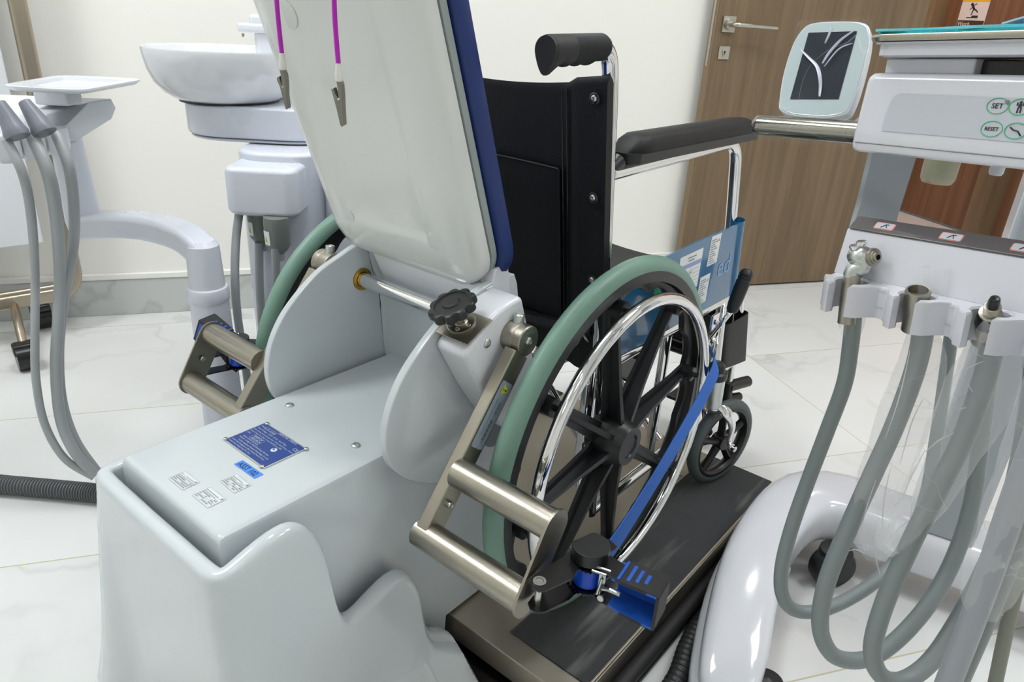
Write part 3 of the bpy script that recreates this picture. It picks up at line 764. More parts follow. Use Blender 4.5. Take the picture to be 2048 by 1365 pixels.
# top cover
mb = MB()
secs = []
def cov(y, zt):
    return [V((CX + a, y, z)) for a, z in [(-.1165, .34), (-.1165, zt - .008), (-.1145, zt - .003), (-.108, zt), (.108, zt), (.1145, zt - .003), (.1165, zt - .008), (.1165, .34)]]
ys = [(.2895, .4445), (.291, .4485), (.2935, .4508), (.2975, .452), (.74, .452)]
rings = [cov(y, z) for y, z in ys]
mb.rings(rings)
cv = obj('top_cover', mb, M['gel'], mc)
ZT = .452
for p in ((-.821 + .004, .512), (-.663 - .002, .511)):
    mb = MB(); screw(mb, (p[0], p[1], ZT), (0, 0, 1), .0062, .003); obj('screw', mb, M['zinc'], cv)
# front gap: a grey strip stands in for the shade inside
obj('gap_shade_strip', MB().box((CX, .2835, .30), (.24, .006, .14)), M['grey_plastic'], mc)

# blue nameplate: measured corners on the cover
def cp(px, py): return P(px, py, z=ZT)
nA, nB, nC, nD = cp(535, 848), cp(617, 901), cp(524, 938), cp(447, 880)   # back-left, back-right, front-right, front-left
ex = (nB - nA).normalized(); ey = V((-ex.y, ex.x, 0)) ; wv = (nB - nA).length; hv = (nA - nD).length
c0 = (nA + nC) / 2 + V((0, 0, .0008))
mb = MB().box(c0, (wv, hv, .0016), (ex, ey, V((0, 0, 1))), .0004)
npl = obj('name_plate', mb, M['zinc'], mc); npl['label'] = 'blue rating plate with white lettering'
mb = MB(); quad(mb, c0 - ex * (wv / 2 - .0015) - ey * (hv / 2 - .0015) + V((0, 0, .0008)), ex, ey, wv - .003, hv - .003, .0001); obj('blue_field', mb, M['plate_blue'], npl)
# the plate reads from the right-hand side: text runs along -ey... (away from the back edge)
tx, ty = ex, ey
O = c0 - ex * wv / 2 + ey * hv / 2 + V((0, 0, .0009))
def tl(s, a, b, size, al='LEFT'):
    global tmb
    text_mb(s, size, O + tx * a - ty * b, tx, ty, lift=.0003, mb=tmb, align=al)
tmb = MB()
H_ = hv
tl('DENTAL UNITS', wv * .40, H_ * .09, .0058)
tl('Model:', wv * .05, H_ * .16, .0042); tl('AY-215D5', wv * .18, H_ * .165, .0046)
tl('Rated Voltage: ~220V ~50 Hz   Serial Type', wv * .05, H_ * .25, .0038)
tl('Safe working load of patient chair: 135 kg  Rated Power 1100VA', wv * .04, H_ * .33, .0034)
tl('Duty Cycle: For Chair 2 min ON/18 min OFF', wv * .04, H_ * .41, .0038)
tl('S.N.', wv * .05, H_ * .50, .0042); tl('0000724', wv * .22, H_ * .50, .0052); tl('2023.08.24', wv * .22, H_ * .57, .0046)
tl('Shinva GmbH Germany', wv * .10, H_ * .64, .0036)
tl('Address: Lindig 51, 07607 Eisenberg, Germany', wv * .08, H_ * .71, .0036)
tl('Foshan Appliance Medical Technology Co., Ltd.', wv * .14, H_ * .79, .0036)
tl('3F-4F, Xinji Management Office Nanhai District Town,', wv * .05, H_ * .86, .0034); tl('Foshan City, Guang Dong P.R. China', wv * .05, H_ * .93, .0034)
tl('CE', wv * .88, H_ * .24, .0080)
for a, b, w_, h_ in ((.15, .175, .24, .085),(.19, .585, .26, .13)):
    p = O + tx * wv * a - ty * hv * b; ww, hh = wv * w_, hv * h_
    for (q0, xw, yh) in ((p, ww, .0003), (p + ty * hh, ww, .0003), (p, .0003, hh), (p + tx * ww, .0003, hh)): quad(tmb, q0, tx, ty, xw, yh, .0003)
obj('plate_lettering', tmb, M['ink_white'], npl)
mb = MB(); pc = O + tx * wv * .72 - ty * hv * .50; mb.cyl(pc, pc + V((0, 0, .0003)), hv * .068, seg=28); obj('round_symbol', mb, M['ink_white'], npl)
mb = MB(); mb.ball(pc + V((0, 0, .0003)) - tx * .0015 + ty * .001, .0016, 8, (1, 1, .2)); obj('symbol_figure', mb, M['plate_blue'], npl)
for q in (nA, nB, nC, nD):
    v = q + (c0 - q) * .05; mb = MB(); screw(mb, V((v.x, v.y, ZT + .0014)), (0, 0, 1), .0032, .002); obj('plate_screw', mb, M['zinc'], npl)
# asset tape
tA, tB, tC = cp(485, 920), cp(527, 949), cp(510, 960); tD = cp(468, 929)
tx_ = (tB - tA).normalized(); ty_ = V((-tx_.y, tx_.x, 0)); wv2 = (tB - tA).length; hv2 = (tA - tD).length
tc_ = (tA + tC) / 2
mb = MB(); quad(mb, tc_ - tx_ * wv2 / 2 - ty_ * hv2 / 2, tx_, ty_, wv2, hv2, .0003)
tp = obj('asset_label', mb, M['tape_blue'], mc); tp['label'] = 'blue label tape reading ASST 102'
obj('asset_lettering', text_mb('ASST 102', hv2 * .92, tc_ - tx_ * wv2 * .43 - ty_ * hv2 * .32, tx_, ty_, lift=.0006, sx=.80), M['ink'], tp)
# three paper labels
for i, (qa, qb, qd) in enumerate([((371, 943), (400, 966), (338, 959)), ((474, 949), (503, 972), (441, 965)), ((422, 975), (453, 1000), (385, 992))]):
    a, b, d = cp(*qa), cp(*qb), cp(*qd)
    x_ = (b - a).normalized(); y_ = V((-x_.y, x_.x, 0)); ww = (b - a).length; hh = (a - d).length
    cc = (a + b) / 2 - y_ * hh * .5
    o0 = cc - x_ * ww / 2 - y_ * hh / 2
    mb = MB(); quad(mb, o0, x_, y_, ww, hh, .0002); lb = obj('paper_label', mb, mat('off_white_label', (218, 224, 226), .4), mc)
    mb = MB()
    def br(u_, v_, w_, h_): quad(mb, o0 + x_ * ww * u_ + y_ * hh * v_, x_, y_, ww * w_, hh * h_, .0004)
    rs = random.Random(i)
    for k in range(6):
        br(0, .10 + .13 * k, 1, .012)
        u_ = .03
        while u_ < .9:
            l = rs.uniform(.03, .09); br(u_, .13 + .13 * k, l, .05 if k < 4 else .025); u_ += l + .02 + (.25 if rs.random() < .2 else 0)
    br(0, 0, 1, .012); br(0, .985, 1, .01); br(0, 0, .008, 1); br(.99, 0, .01, 1); br(.4, 0, .008, .62)
    for k in range(5): br(.86 + .03 * (k % 3), .80 + .04 * (k // 2), .035, .05)
    obj('label_print', mb, M['ink_grey'], lb)

# side plates: rounded blades either side of the head
prof = [(.735, .655), (.690, .6515), (.655, .640), (.616, .625), (.590, .609), (.566, .590), (.549, .574), (.536, .558), (.524, .538), (.516, .518), (.511, .495), (.5115, .470), (.519, .444), (.535, .422), (.558, .401), (.585, .384), (.612, .371), (.655, .357), (.697, .348), (.75, .345), (.775, .36), (.78, .50), (.76, .64)]
prof = [(p.x, p.y) for p in catmull([(y, z, 0) for y, z in prof], 3, True)]
pr_r = obj('side_plate', MB().prism([(CX + .124, y, z) for y, z in prof], (.0125, 0, 0), bev=.002), M['gel'], mc)
pr_l = obj('side_plate', MB().prism([(CX - .1365, y, z) for y, z in prof], (.0125, 0, 0), bev=.002), M['gel'], mc)
mb = MB().lathe([(.018, 0), (.018, .0025), (.0125, .0025), (.0125, 0)], (CX - .124, .690, .593), (1, 0, 0), 32)
obj('brass_bushing', mb, M['brass'], pr_l)
mb = MB().tube([(CX - .150, .690, .593), (CX + .13, .690, .593)], .0118, 24); obj('cross_rod', mb, M['chrome'], mc)
mb = MB(); c = V((CX - .122, .690, .593)); 
# curved white back panel between the plates
mb = MB(); rings = []
bp_ = [(.700, .660), (.712, .640), (.730, .60), (.738, .56), (.742, .52), (.742, .47), (.742, .42), (.752, .42), (.752, .60), (.745, .66)]
for xx in (-.1245, -.118, -.06, 0, .06, .118, .1245):
    f = .012 if abs(xx) > .12 else (.003 if abs(xx) > .11 else 0)
    rings.append([V((CX + xx, y - f, z)) for y, z in bp_])
mb.rings(rings); obj('back_panel', mb, M['gel'], mc, sub=1, sharp=80)

# near and far gearbox housings
def housing(s):
    x1 = CX + s * .190; x0 = CX + s * .1360
    raw = [((.594, .598), .010), ((.640, .6335), .02), ((.670, .6445), .02), ((.706, .650), .010), ((.722, .606), .005), ((.772, .46), .01), ((.75, .42), .02), ((.69, .445), .02), ((.634, .528), .01)]
    if s < 0: raw = [((.69, .56), .01), ((.70, .60), .01), ((.72, .60), .01), ((.76, .50), .01), ((.74, .44), .01), ((.70, .46), .01)]
    cyc = [V((y, z, 0)) for (y, z), r_ in raw]; pf_ = []
    for i in range(len(cyc)):
        r_ = raw[i][1]; b_ = cyc[i]; a_ = cyc[i - 1]; c_ = cyc[(i + 1) % len(cyc)]
        da, dc = (a_ - b_), (c_ - b_); rr = min(r_, da.length * .45, dc.length * .45)
        s0, e0 = b_ + da.normalized() * rr, b_ + dc.normalized() * rr
        for k in range(5):
            t = k / 4; q = s0 * (1 - t) ** 2 + b_ * 2 * t * (1 - t) + e0 * t * t; pf_.append((q.x, q.y))
    h = obj('gear_housing', MB().prism([(x0, y, z) for y, z in pf_], (s * .054, 0, 0), bev=.007), M['plastic_white'], mc)
    if s < 0: return h
    mb = MB(); screw(mb, (x1, .637, .602), (s, 0, 0), .0062, .003); obj('screw', mb, M['zinc'], h)
    pf2 = [(.690, .6475), (.704, .650), (.708, .672), (.735, .680), (.75, .60), (.73, .56)]
    obj('top_bridge', MB().prism([(CX - .10, y, z) for y, z in pf2], (.238, 0, 0), bev=.003), M['plastic_white'], h)
    return h
h1 = housing(1); h2 = housing(-1)
# steel plate with flange and star knob on the sloping front of the near housing
c = V((CX + .1625, .620, .6225)); nrm = V((0, -.42, .907)).normalized(); tY = V((0, .907, .42)).normalized()
mb = MB().box(c + nrm * .0005, (.062, .050, .002), (V((1, 0, 0)), tY, nrm), .0006); kp = obj('knob_plate', mb, M['steel'], mc)
ka = V((-.13, -.40, .90)).normalized(); kc = c + nrm * .0015 + V((-.004, .003, 0))
mb = MB().lathe([(0, 0), (.0195, 0), (.0195, .003), (.0175, .004), (.009, .004), (.008, .005), (.008, .026), (0, .026)], kc, nrm, 32); fl = obj('knob_flange', mb, M['steelx'], kp)
for k in range(3):
    a = -2.3 + k * 1.1; q = kc + nrm * .0035 + V((1, 0, 0)) * math.cos(a) * .0142 + tY * math.sin(a) * .0142
    mb = MB(); mb.lathe([(.0032, 0), (.0032, .002), (.002, .002), (.0018, .0008), (0, .0008)], q, nrm, 12); obj('socket_screw', mb, M['zinc'], fl)
mb = MB(); n = 96; kb = kc + ka * .019 + V((.000, -.002, .0)); xk, yk = basis(ka)
def lobes(r, h, amp):
    return [kb + ka * h + (xk * math.cos(2 * PI * k / n) + yk * math.sin(2 * PI * k / n)) * (r - amp * (.5 - .5 * math.cos(2 * PI * k / n * 10)) ** 1.6) for k in range(n)]
mb.rings([lobes(.021, 0, .001), lobes(.028, .002, .004), lobes(.0315, .004, .005), lobes(.0325, .006, .0052), lobes(.0325, .012, .0052), lobes(.0318, .0145, .005), lobes(.030, .016, .004), lobes(.0245, .0165, 0), lobes(.0228, .0165, 0), lobes(.0222, .0150, 0), lobes(.0120, .0156, 0), lobes(.0110, .0176, 0), lobes(.009, .0180, 0), lobes(.0005, .0180, 0)])
obj('star_knob', mb, M['black_plastic'], kp)

# stainless wheel stops: boss, square arm, two tubes and an oval end plate
def wheel_stop(s):
    xa = CX + s * .2095
    b0 = V((CX + s * .186, .684, .600)); b1 = V((CX + s * .2215, .684, .600))
    mb = MB(); mb.lathe([(.0205, 0), (.0212, .001), (.0212, .0205), (.0205, .0215), (.0205, .022), (.0212, .023), (.0212, .034), (.0198, .0355), (0, .0355)], b0, (s, 0, 0), 40)
    a = obj('wheel_stop', mb, M['steel'], mc); a['label'] = 'stainless wheel stop with two cross tubes'
    mb = MB(); screw(mb, b1, (s, 0, 0), .006, .003); mb.lathe([(.0075, -.004), (.0075, .008), (.006, .009), (.005, .006), (0, .006)], b0 + V((s * .014, .003, .0225)), (0, .15, 1), 20)
    obj('boss_screw', mb, M['zinc'], a)
    # arm
    xm = CX + s * .2115
    p0 = V((xm, .684, .588)); p1 = V((xm, .512, .383)); d = (p1 - p0)
    lo = V((xm, .511, .378)); upc = V((xm, .565, .4535))
    # two straight-sided square tube following boss > upper tube > lower tube
    mb = MB(); pth = [V((xm, .672, .585)), V((xm, .595, .492)), V((xm, .5135, .385))]
    mb.sweep([pth[0], pth[2]], rrect(.0185, .034, .002, 3), V((s, 0, 0)))
    ar = obj('arm', mb, M['steel'], a)
    mb = MB(); mb.tube([V((xm + s * .008, .5575, .4565)), V((CX + s * .372, .5575, .4565))], .0195, 28); mb.tube([V((CX + s * .1995, .511, .380)), V((CX + s * .372, .511, .380))], .0195, 28)
    obj('cross_tubes', mb, M['steelx'], a)
    e0 = V((CX + s * .372, .5575, .4565)); e1 = V((CX + s * .372, .511, .380)); d = (e1 - e0).normalized(); t = V((0, -d.z, d.y)); r = .0222
    ol = []
    for k in range(13): an = PI * k / 12; ol.append(e0 - d * r * math.sin(an) + t * r * math.cos(an))
    for k in range(13): an = PI * k / 12; ol.append(e1 + d * r * math.sin(an) - t * r * math.cos(an))
    obj('end_plate', MB().prism(ol, (s * .0035, 0, 0)), M['steel'], a)
    mb = MB(); q = (p0 + p1) / 2
    mb.lathe([(.005, 0), (.005, .007), (.004, .008), (.003, .005), (0, .005)], V((xm, .538, .420)) + V((s * .009, 0, 0)), (s, 0, 0), 14); obj('stop_bolt', mb, M['zinc'], a)
    if s < 0: mb = MB(); screw(mb, V((CX - .3685, .534, .418)), (1, 0, 0), .0045, .003); obj('plate_bolt', mb, M['zinc'], a)
    if s > 0:
        # silver sticker on the arm's outer face
        dd = (pth[2] - pth[0]).normalized(); oo = V((xm + .00795, 0, 0)); tt = V((0, dd.z, -dd.y)) * -1
        ctr = pth[0] + dd * .088; ctr.x = xm + .0097
        ax_ = (dd, V((0, dd.z, -dd.y)), V((1, 0, 0)))
        pl_ = [ctr + dd * a_ + ax_[1] * b_ for a_, b_ in rrect(.094, .027, .004, 4)]
        stq = obj('caution_sticker', MB().poly(pl_), M['label_silver'], a)
        y2 = ax_[1]
        if dd.cross(y2).x < 0: y2 = -y2
        o2 = ctr + V((.0004, 0, 0))
        tri = o2 - dd * .036
        mb = MB().poly([tri + y2 * .0085, tri - y2 * .005 - dd * .0078, tri - y2 * .005 + dd * .0078]); obj('warning_triangle', mb, M['yellow'], stq)
        mb = MB().poly([tri + y2 * .0045 + dd * .001 + V((.0003, 0, 0)), tri + y2 * .0045 - dd * .001 + V((.0003, 0, 0)), tri - y2 * .001 - dd * .0006 + V((.0003, 0, 0)), tri - y2 * .001 + dd * .0006 + V((.0003, 0, 0))])
        mb.poly([tri - y2 * .002 + dd * .001 + V((.0003, 0, 0)), tri - y2 * .002 - dd * .001 + V((.0003, 0, 0)), tri - y2 * .004 - dd * .001 + V((.0003, 0, 0)), tri - y2 * .004 + dd * .001 + V((.0003, 0, 0))])
        text_mb('治疗前，请锁紧螺栓！', .0062, o2 - dd * .020 + y2 * .0015, dd, y2, lift=.0002, mb=mb, sx=1.0)
        text_mb('Before treatment, please lock the screws!', .0030, o2 - dd * .022 - y2 * .0055, dd, y2, lift=.0002, mb=mb)
        obj('sticker_print', mb, M['ink'], stq)
wheel_stop(1); wheel_stop(-1)
# round grey badge low on the near plate
bc = V((CX + .137, .728, .412))
mb = MB().cyl(bc, bc + V((.001, 0, 0)), .030, seg=40); bg = obj('round_badge', mb, mat('grey_badge', (120, 124, 130), .4), mc)
obj('badge_lettering', text_mb('EYE', .026, bc + V((.0012, .022, .006)), (0, -.55, -.83), (0, .83, -.55), lift=.0003), mat('badge_blue', (30, 96, 150), .5), bg)

# back support: white shell with blue cushion behind, leaning towards the photographer
bo = V((-.757, .712, .645)); be = V((0, -.331, .9436)); bn = V((0, -.9436, -.331)); bx = V((1, 0, 0))
def brect(w0, w1, h, inset, lift, r=.055, n=10):
    pts = []
    for sx, sy, a0 in ((1, 1, 0), (-1, 1, 90), (-1, -1, 180), (1, -1, 270)):
        for k in range(n + 1):
            t = math.radians(a0 + 90 * k / n); rr = max(r - inset, .004)
            yy = (h - inset - rr if sy > 0 else inset + rr) + rr * math.sin(t)
            wv_ = (w0 + (w1 - w0) * yy / h) / 2 - inset
            pts.append(bo + bx * (sx * (wv_ - rr) + rr * math.cos(t)) + be * yy + bn * lift)
    return pts
HB = .62
mb = MB(); mb.rings([brect(.31, .325, HB, 0, 0), brect(.31, .325, HB, 0, .012), brect(.31, .325, HB, .003, .019), brect(.31, .325, HB, .010, .025), brect(.31, .325, HB, .030, .031), brect(.31, .325, HB, .060, .0335), brect(.31, .325, HB, .075, .031), brect(.31, .325, HB, .085, .029), brect(.31, .325, HB, .12, .0285)])
bs = obj('back_shell', mb, frp('back_shell_white', (214, 217, 213), .2), mc)
M['cap'] = mat('shell_cap', (210, 213, 211), .2, var=.01)
for (a, b) in ((.106, .369), (.093, .073), (-.098, .073), (-.076, .359)):
    c = bo + bx * a + be * b + bn * (.0305 if b < .1 else .0285)
    mb = MB().lathe([(.0175, -.002), (.0175, .0015), (.0165, .0022), (0, .0024)], c, bn, 32); obj('screw_cover', mb, M['cap'], bs)
mb = MB(); mb.rings([brect(.318, .333, HB + .016, .012, -.001, .06), brect(.318, .333, HB + .016, .002, -.002, .06), brect(.318, .333, HB + .016, 0, -.005, .06), brect(.318, .333, HB + .016, 0, -.010, .06)])
gs = obj('shell_lip', mb, mat('grey_lip', (150, 158, 156), .3), mc)
bo_s = bo.copy(); bo = bo - be * .012
mb = MB(); mb.rings([brect(.322, .337, HB + .03, .006, -.011, .065), brect(.322, .337, HB + .03, -.004, -.016, .065), brect(.322, .337, HB + .03, -.007, -.026, .065), brect(.322, .337, HB + .03, -.004, -.037, .065), brect(.322, .337, HB + .03, .008, -.045, .065), brect(.322, .337, HB + .03, .04, -.049, .065)])
obj('back_cushion', mb, M['blue_vinyl'], mc)
bo = bo_s

# bib clip cord hanging in front of the back shell
M['clip'] = mat('nickel_clip', (138, 136, 128), .34, 1.0, var=.1)
bc_ = thing('bib_clip_cord', 'magenta bib cord with two alligator clips hanging before the white back shell', 'bib clip', P(620, 10, y=.50))
E1, E2 = P(564, 110, y=.505), P(677, 131, y=.505)
def drop(E, s_): return [V((E.x + s_ * .012, .415, 1.24)), V((E.x + s_ * .002, .455, 1.19)), V((E.x - s_ * .001, .495, 1.11)), V((E.x - s_ * .001, .505, 1.05)), V((E.x - .0025, .505, E.z + .06)), E + V((-.002, 0, .03)), E]
c1 = drop(E1, 1); c2 = drop(E2, -1)
mb = MB(); mb.tube(catmull(c1[::-1] + [V(((c1[0].x + c2[0].x) / 2, .405, 1.262))] + c2, 6), .0026, 12)
obj('cord', mb, M['magenta'], bc_)
for (e, jaw) in ((c1[-1], 1), (c2[-1], 2)):
    mb = MB().lathe([(.0027, 0), (.0034, -.002), (.0036, -.007), (.0042, -.008), (.0044, -.016), (.003, -.018)], e + V((0, 0, .002)), (0, 0, 1), 16)
    obj('coupling', mb, M['frosty'], bc_)
    q = e + V((0, 0, -.015)); S = rt * .85
    D = V((0, 0, -.82))
    def blade(pts, w, th, name='clip_jaw'):
        m_ = MB(); sd = bn
        poly = [q + S * a + D * b for a, b in pts]
        m_.prism([p - sd * w / 2 for p in poly], sd * w, bev=.0004); obj(name, m_, M['clip'], bc_)
    if jaw == 1:
        blade([(-.002, .0), (.001, .0), (.004, .008), (.0045, .020), (.0035, .034), (.0045, .052), (.003, .053), (.000, .036), (-.0005, .018), (-.001, .006)], .006, .001)
        blade([(-.007, .010), (-.004, .009), (-.0015, .020), (.0015, .038), (.003, .052), (.0015, .052), (-.001, .038), (-.004, .022), (-.007, .014)], .005, .001)
    else:
        blade([(-.001, .0), (.002, .0), (.004, .006), (.0045, .020), (.0045, .036), (.0048, .056), (.003, .057), (.0015, .038), (.001, .022), (.000, .008)], .006, .001)
        blade([(-.0085, .010), (-.006, .009), (-.004, .016), (-.001, .020), (.002, .019), (.002, .030), (.0035, .045), (.003, .057), (.001, .055), (-.0025, .036), (-.006, .020)], .005, .001)
    m_ = MB(); m_.cyl(q + S * .0005 + D * .022 - bn * .004, q + S * .0005 + D * .022 + bn * .004, .0012); obj('pivot', m_, M['zinc'], bc_)
# ------------------------------------------------------------------ ratchet straps holding the wheels
def ratchet(origin, A, A2, label, loc, s, hdrop=0.0):
    """drum axis vertical; A = direction from the anchor pin to the grip"""
    t = thing('ratchet_strap', label, 'strap', loc, 'ratchet tie-down straps')
    Z = V((0, 0, 1)); A = V(A).normalized(); B = Z.cross(A); o = V(origin)
    K = 1.10
    def Q(a, b, z): return o + (FA * a + FB * b + Z * z) * K
    FA, FB = A, B
    HA = V(A2).normalized(); HB_ = Z.cross(HA).normalized(); HZ_ = HA.cross(HB_)
    # frame plates, upper and lower, with the anchor pin
    for zz in (.0180, -.0185):
        mb = MB()
        out = [(-.074, -.010), (-.066, -.013), (-.034, -.013), (-.022, -.007), (.010, -.007), (.030, -.006), (.036, -.004), (.036, .010), (.022, .020), (-.006, .021), (-.024, .014), (-.064, .011), (-.074, .006), (-.077, -.002)]
        mb.prism([Q(a, b, zz - .001 + (.0 if a > -.03 else -.004 * (1 if zz > 0 else -1))) for a, b in out], Z * .0022)
        obj('side_plate', mb, M['black_gloss'], t)
    mb = MB().cyl(Q(-.066, 0, -.019), Q(-.066, 0, .0165), .0042); mb.lathe([(.0075, 0), (.0075, .0018), (.0048, .0018), (.0048, .0006), (0, .0006)], Q(-.066, 0, .0152), Z, 20); obj('anchor_pin', mb, M['zinc'], t)
    # drum with wound webbing, toothed wheels, cap
    mb = MB().lathe([(.0165, -.015), (.0178, -.013), (.0178, .011), (.0165, .013)], Q(0, 0, 0), Z, 32); obj('webbing_roll', mb, M['strap_spool'], t)
    for zz in (.0130, -.0175):
        n = 26; ol = []
        for k in range(n):
            a = 2 * PI * k / n; ol += [Q(.0215 * math.cos(a), .0215 * math.sin(a), zz), Q(.0186 * math.cos(a + .05), .0186 * math.sin(a + .05), zz)]
        obj('toothed_wheel', MB().prism(ol, Z * .0025), M['black_gloss'], t)
    mb = MB(); ol = []
    for k in range(33):
        a = 2 * PI * k / 33; x_, y_ = .0205 * math.cos(a), .0205 * math.sin(a)
        y_ = min(y_, .0145); ol.append(Q(x_, y_, .0195))
    mb.prism(ol, Z * .0165, bev=.0008); obj('drum_cap', mb, M['black_plastic'], t)
    # handle arms, spring plate, pawls
    A, B = HA, HB_
    def Q(a, b, z): return o + (HA * (a - .008) * .90 + HB_ * b + HZ_ * z) * (K - .06)
    for zz in (.0205, -.0205): obj('handle_arm', MB().prism([Q(a, b, zz) for a, b in ((-.006, -.006), (.018, -.010), (.036, -.018), (.056, -.018), (.056, .006), (.020, .014), (-.010, .016))], Z * .0018), M['black_gloss'], t)
    mb = MB(); mb.box(Q(.030, -.006, 0), (.005, .012, .034), (HA, HB_, HZ_), .001)
    mb.tube([Q(.024, -.014, .0225), Q(.042, -.012, .0225)], .0016, 8); mb.tube([Q(.022, -.022, .0225), Q(.040, -.020, .0225)], .0014, 8)
    mb.tube([Q(.030, -.016, -.012), Q(.033, -.014, .010)], .002, 8); mb.tube([Q(.034, -.012, -.006), Q(.052, -.010, -.003)], .0025, 8); mb.cyl(Q(.036, -.017, -.014), Q(.036, -.019, -.014), .004)
    mb.tube([Q(.046, -.019, .004), Q(.060, -.019, .004)], .0028, 8); obj('pawl', mb, M['zinc'], t)
    # grip: blue C-shaped channel with black rubber overmould and blue ribs
    sec_o = [(-.020, -.021), (-.020, .021), (.013, .021), (.013, -.021)]
    def chan(a, k, th):
        b0, b1 = -.020 * k, .014 * k; z1 = .0215 * k
        return [Q(a, b0, z1), Q(a, b1, z1), Q(a, b1, -z1), Q(a, b0, -z1), Q(a, b0, -z1 + th), Q(a, b1 - th, -z1 + th), Q(a, b1 - th, z1 - th), Q(a, b0, z1 - th)]
    g = obj('grip', MB().rings([chan(.046, .92, .003), chan(.060, 1, .003), chan(.098, 1.06, .003), chan(.104, 1.06, .003)]), M['blue_rubber'], t)
    mb = MB()
    mb.rings([[Q(a, -.021, .0222 + q), Q(a, .0155, .0222 + q), Q(a, .0155, .0198), Q(a, -.021, .0198)] for a, q in ((.052, 0), (.060, .0012), (.100, .0022), (.107, .001))])
    mb.rings([[Q(a, -.021, -.0222 - q), Q(a, .0155, -.0222 - q), Q(a, .0155, -.0198), Q(a, -.021, -.0198)] for a, q in ((.062, 0), (.070, .0006), (.100, .0018), (.107, .001))])
    mb.box(Q(.1055, -.003, 0), (.004, .038, .046), (HA, HB_, HZ_), .001)
    obj('rubber_shell', mb, M['rubber'], g)
    for k, a in enumerate((.055, .066, .076, .086)):
        mb = MB().box(Q(a, -.003 - .0 * k, .0232 + .0002 * k), (.0050 if k else .004, .034 - .006 * k, .0026), (HA, HB_, HZ_), .0012); obj('grip_rib', mb, M['blue_rubber'], g)
    return t, Q
rt1, Q1 = ratchet((-.332, .584, .397), (.27, .96, 0), (.98, .16, 0), 'blue and black ratchet strap on the near wheel stop', (-.337, .586, .37), 1)
# webbing from the drum past the wheel to the front frame
pth = catmull([V((-.326, .600, .402)), V((-.335, .66, .402)), V((-.362, .80, .408)), V((-.395, .95, .412)), V((-.425, 1.08, .418)), V((-.452, 1.17, .424)), V((-.50, 1.225, .43)), V((-.545, 1.262, .43))], 5)
n = len(pth); ups = []
for i in range(n):
    t = i / (n - 1); tw = .15 + .75 * max(0, (t - .25))
    ups.append(V((-math.sin(tw), 0, math.cos(tw))))
w0 = .0145
mb = MB(); mb.sweep(pth, rrect(2 * w0, .0016, .0006, 2), ups)
obj('webbing', mb, M['strap'], rt1)
mb = MB(); lk = [V((-.545, 1.262, .43)) + V((0, .018 * math.cos(a), .014 * math.sin(a))) for a in [2 * PI * k / 24 for k in range(24)]]
mb.tube(lk, .0032, 10, closed=True)
mb.tube([p + V((.006, .02, -.020)) for p in lk], .0042, 10, closed=True)
obj('hook', mb, M['black_gloss'], rt1)
# far ratchet, raised, on the far end plate
rt2, Q2 = ratchet((-1.150, .622, .380), (.20, .98, 0), (-.84, -.22, .42), 'blue and black ratchet strap on the far wheel stop beside the white column', (-1.142, .622, .39), -1)
pth = catmull([V((-1.150, .640, .385)), V((-1.140, .80, .40)), V((-1.115, 1.0, .415)), V((-1.095, 1.15, .42)), V((-1.02, 1.24, .43))], 5)
mb = MB(); mb.sweep(pth, rrect(.029, .0016, .0006, 2), V((0, 0, 1))); obj('webbing', mb, M['strap'], rt2)
# ------------------------------------------------------------------ cuspidor unit
CZ = V((0, 0, 1))
cb = P(446, 97, d=1.60)                       # centre of the bowl rim
cs_ = thing('cuspidor_unit', 'white cuspidor with round spittoon bowl on thick column', 'dental unit', (cb.x - .0, cb.y + .05, 0))
R_ = .168
mb = MB().lathe([(0, -.085), (.05, -.086), (.10, -.080), (.138, -.055), (.152, -.025), (.158, -.004), (.162, .0015), (.167, .0015), (R_, -.003), (.167, -.015), (.162, -.042), (.151, -.070), (.132, -.092), (.115, -.1025), (.108, -.106), (0, -.106)], cb, CZ, 64)
obj('bowl', mb, M['ceramic'], cs_)
rr = V((rt.x, rt.y, 0)).normalized(); ff = V((fw.x, fw.y, 0)).normalized()
mb = MB().lathe([(0, -.106), (.104, -.106), (.104, -.111), (0, -.111)], cb + rr * .0, CZ, 48); obj('bowl_seal', mb, M['black_plastic'], cs_)
pc = cb + rr * .085 + ff * .03
def slab(c, wv, dv, r, z0, z1, bev, ax=(rr, ff)):
    pts = rrect(wv, dv, r, 8); rings = []
    for z, ins in ((z0, bev), (z0 + bev * .4, bev * .3), (z0 + bev, 0), (z1 - bev, 0), (z1 - bev * .4, bev * .3), (z1, bev)):
        rings.append([c + ax[0] * (a * (1 - 2 * ins / wv)) + ax[1] * (b * (1 - 2 * ins / dv)) + V((0, 0, z - c.z)) for a, b in pts])
    return MB().rings(rings)
zb = cb.z
mb = slab(pc, .355, .27, .11, zb - .178, zb - .110, .006); obj('deck', mb, M['plastic_lilac'], cs_)
mb = slab(pc, .345, .26, .11, zb - .186, zb - .1795, .004); obj('deck_base', mb, M['plastic_lilac'], cs_)
cc = P(585, 430, d=1.66)
mb = slab(cc, .190, .20, .075, 0.0, zb - .188, .01); obj('column', mb, M['plastic_lilac'], cs_)
mb = slab(cc + rr * .155 + ff * .02, .13, .20, .04, 0.0, zb - .188, .01); obj('cabinet', mb, M['plastic_lilac'], cs_)
bx = P(536, 375, d=1.52); bx.z = 0
mb = slab(V((bx.x, bx.y, 0)) + ff * .03, .150, .17, .028, .578, .680, .012); obj('filter_box', mb, M['plastic_lilac'], cs_)
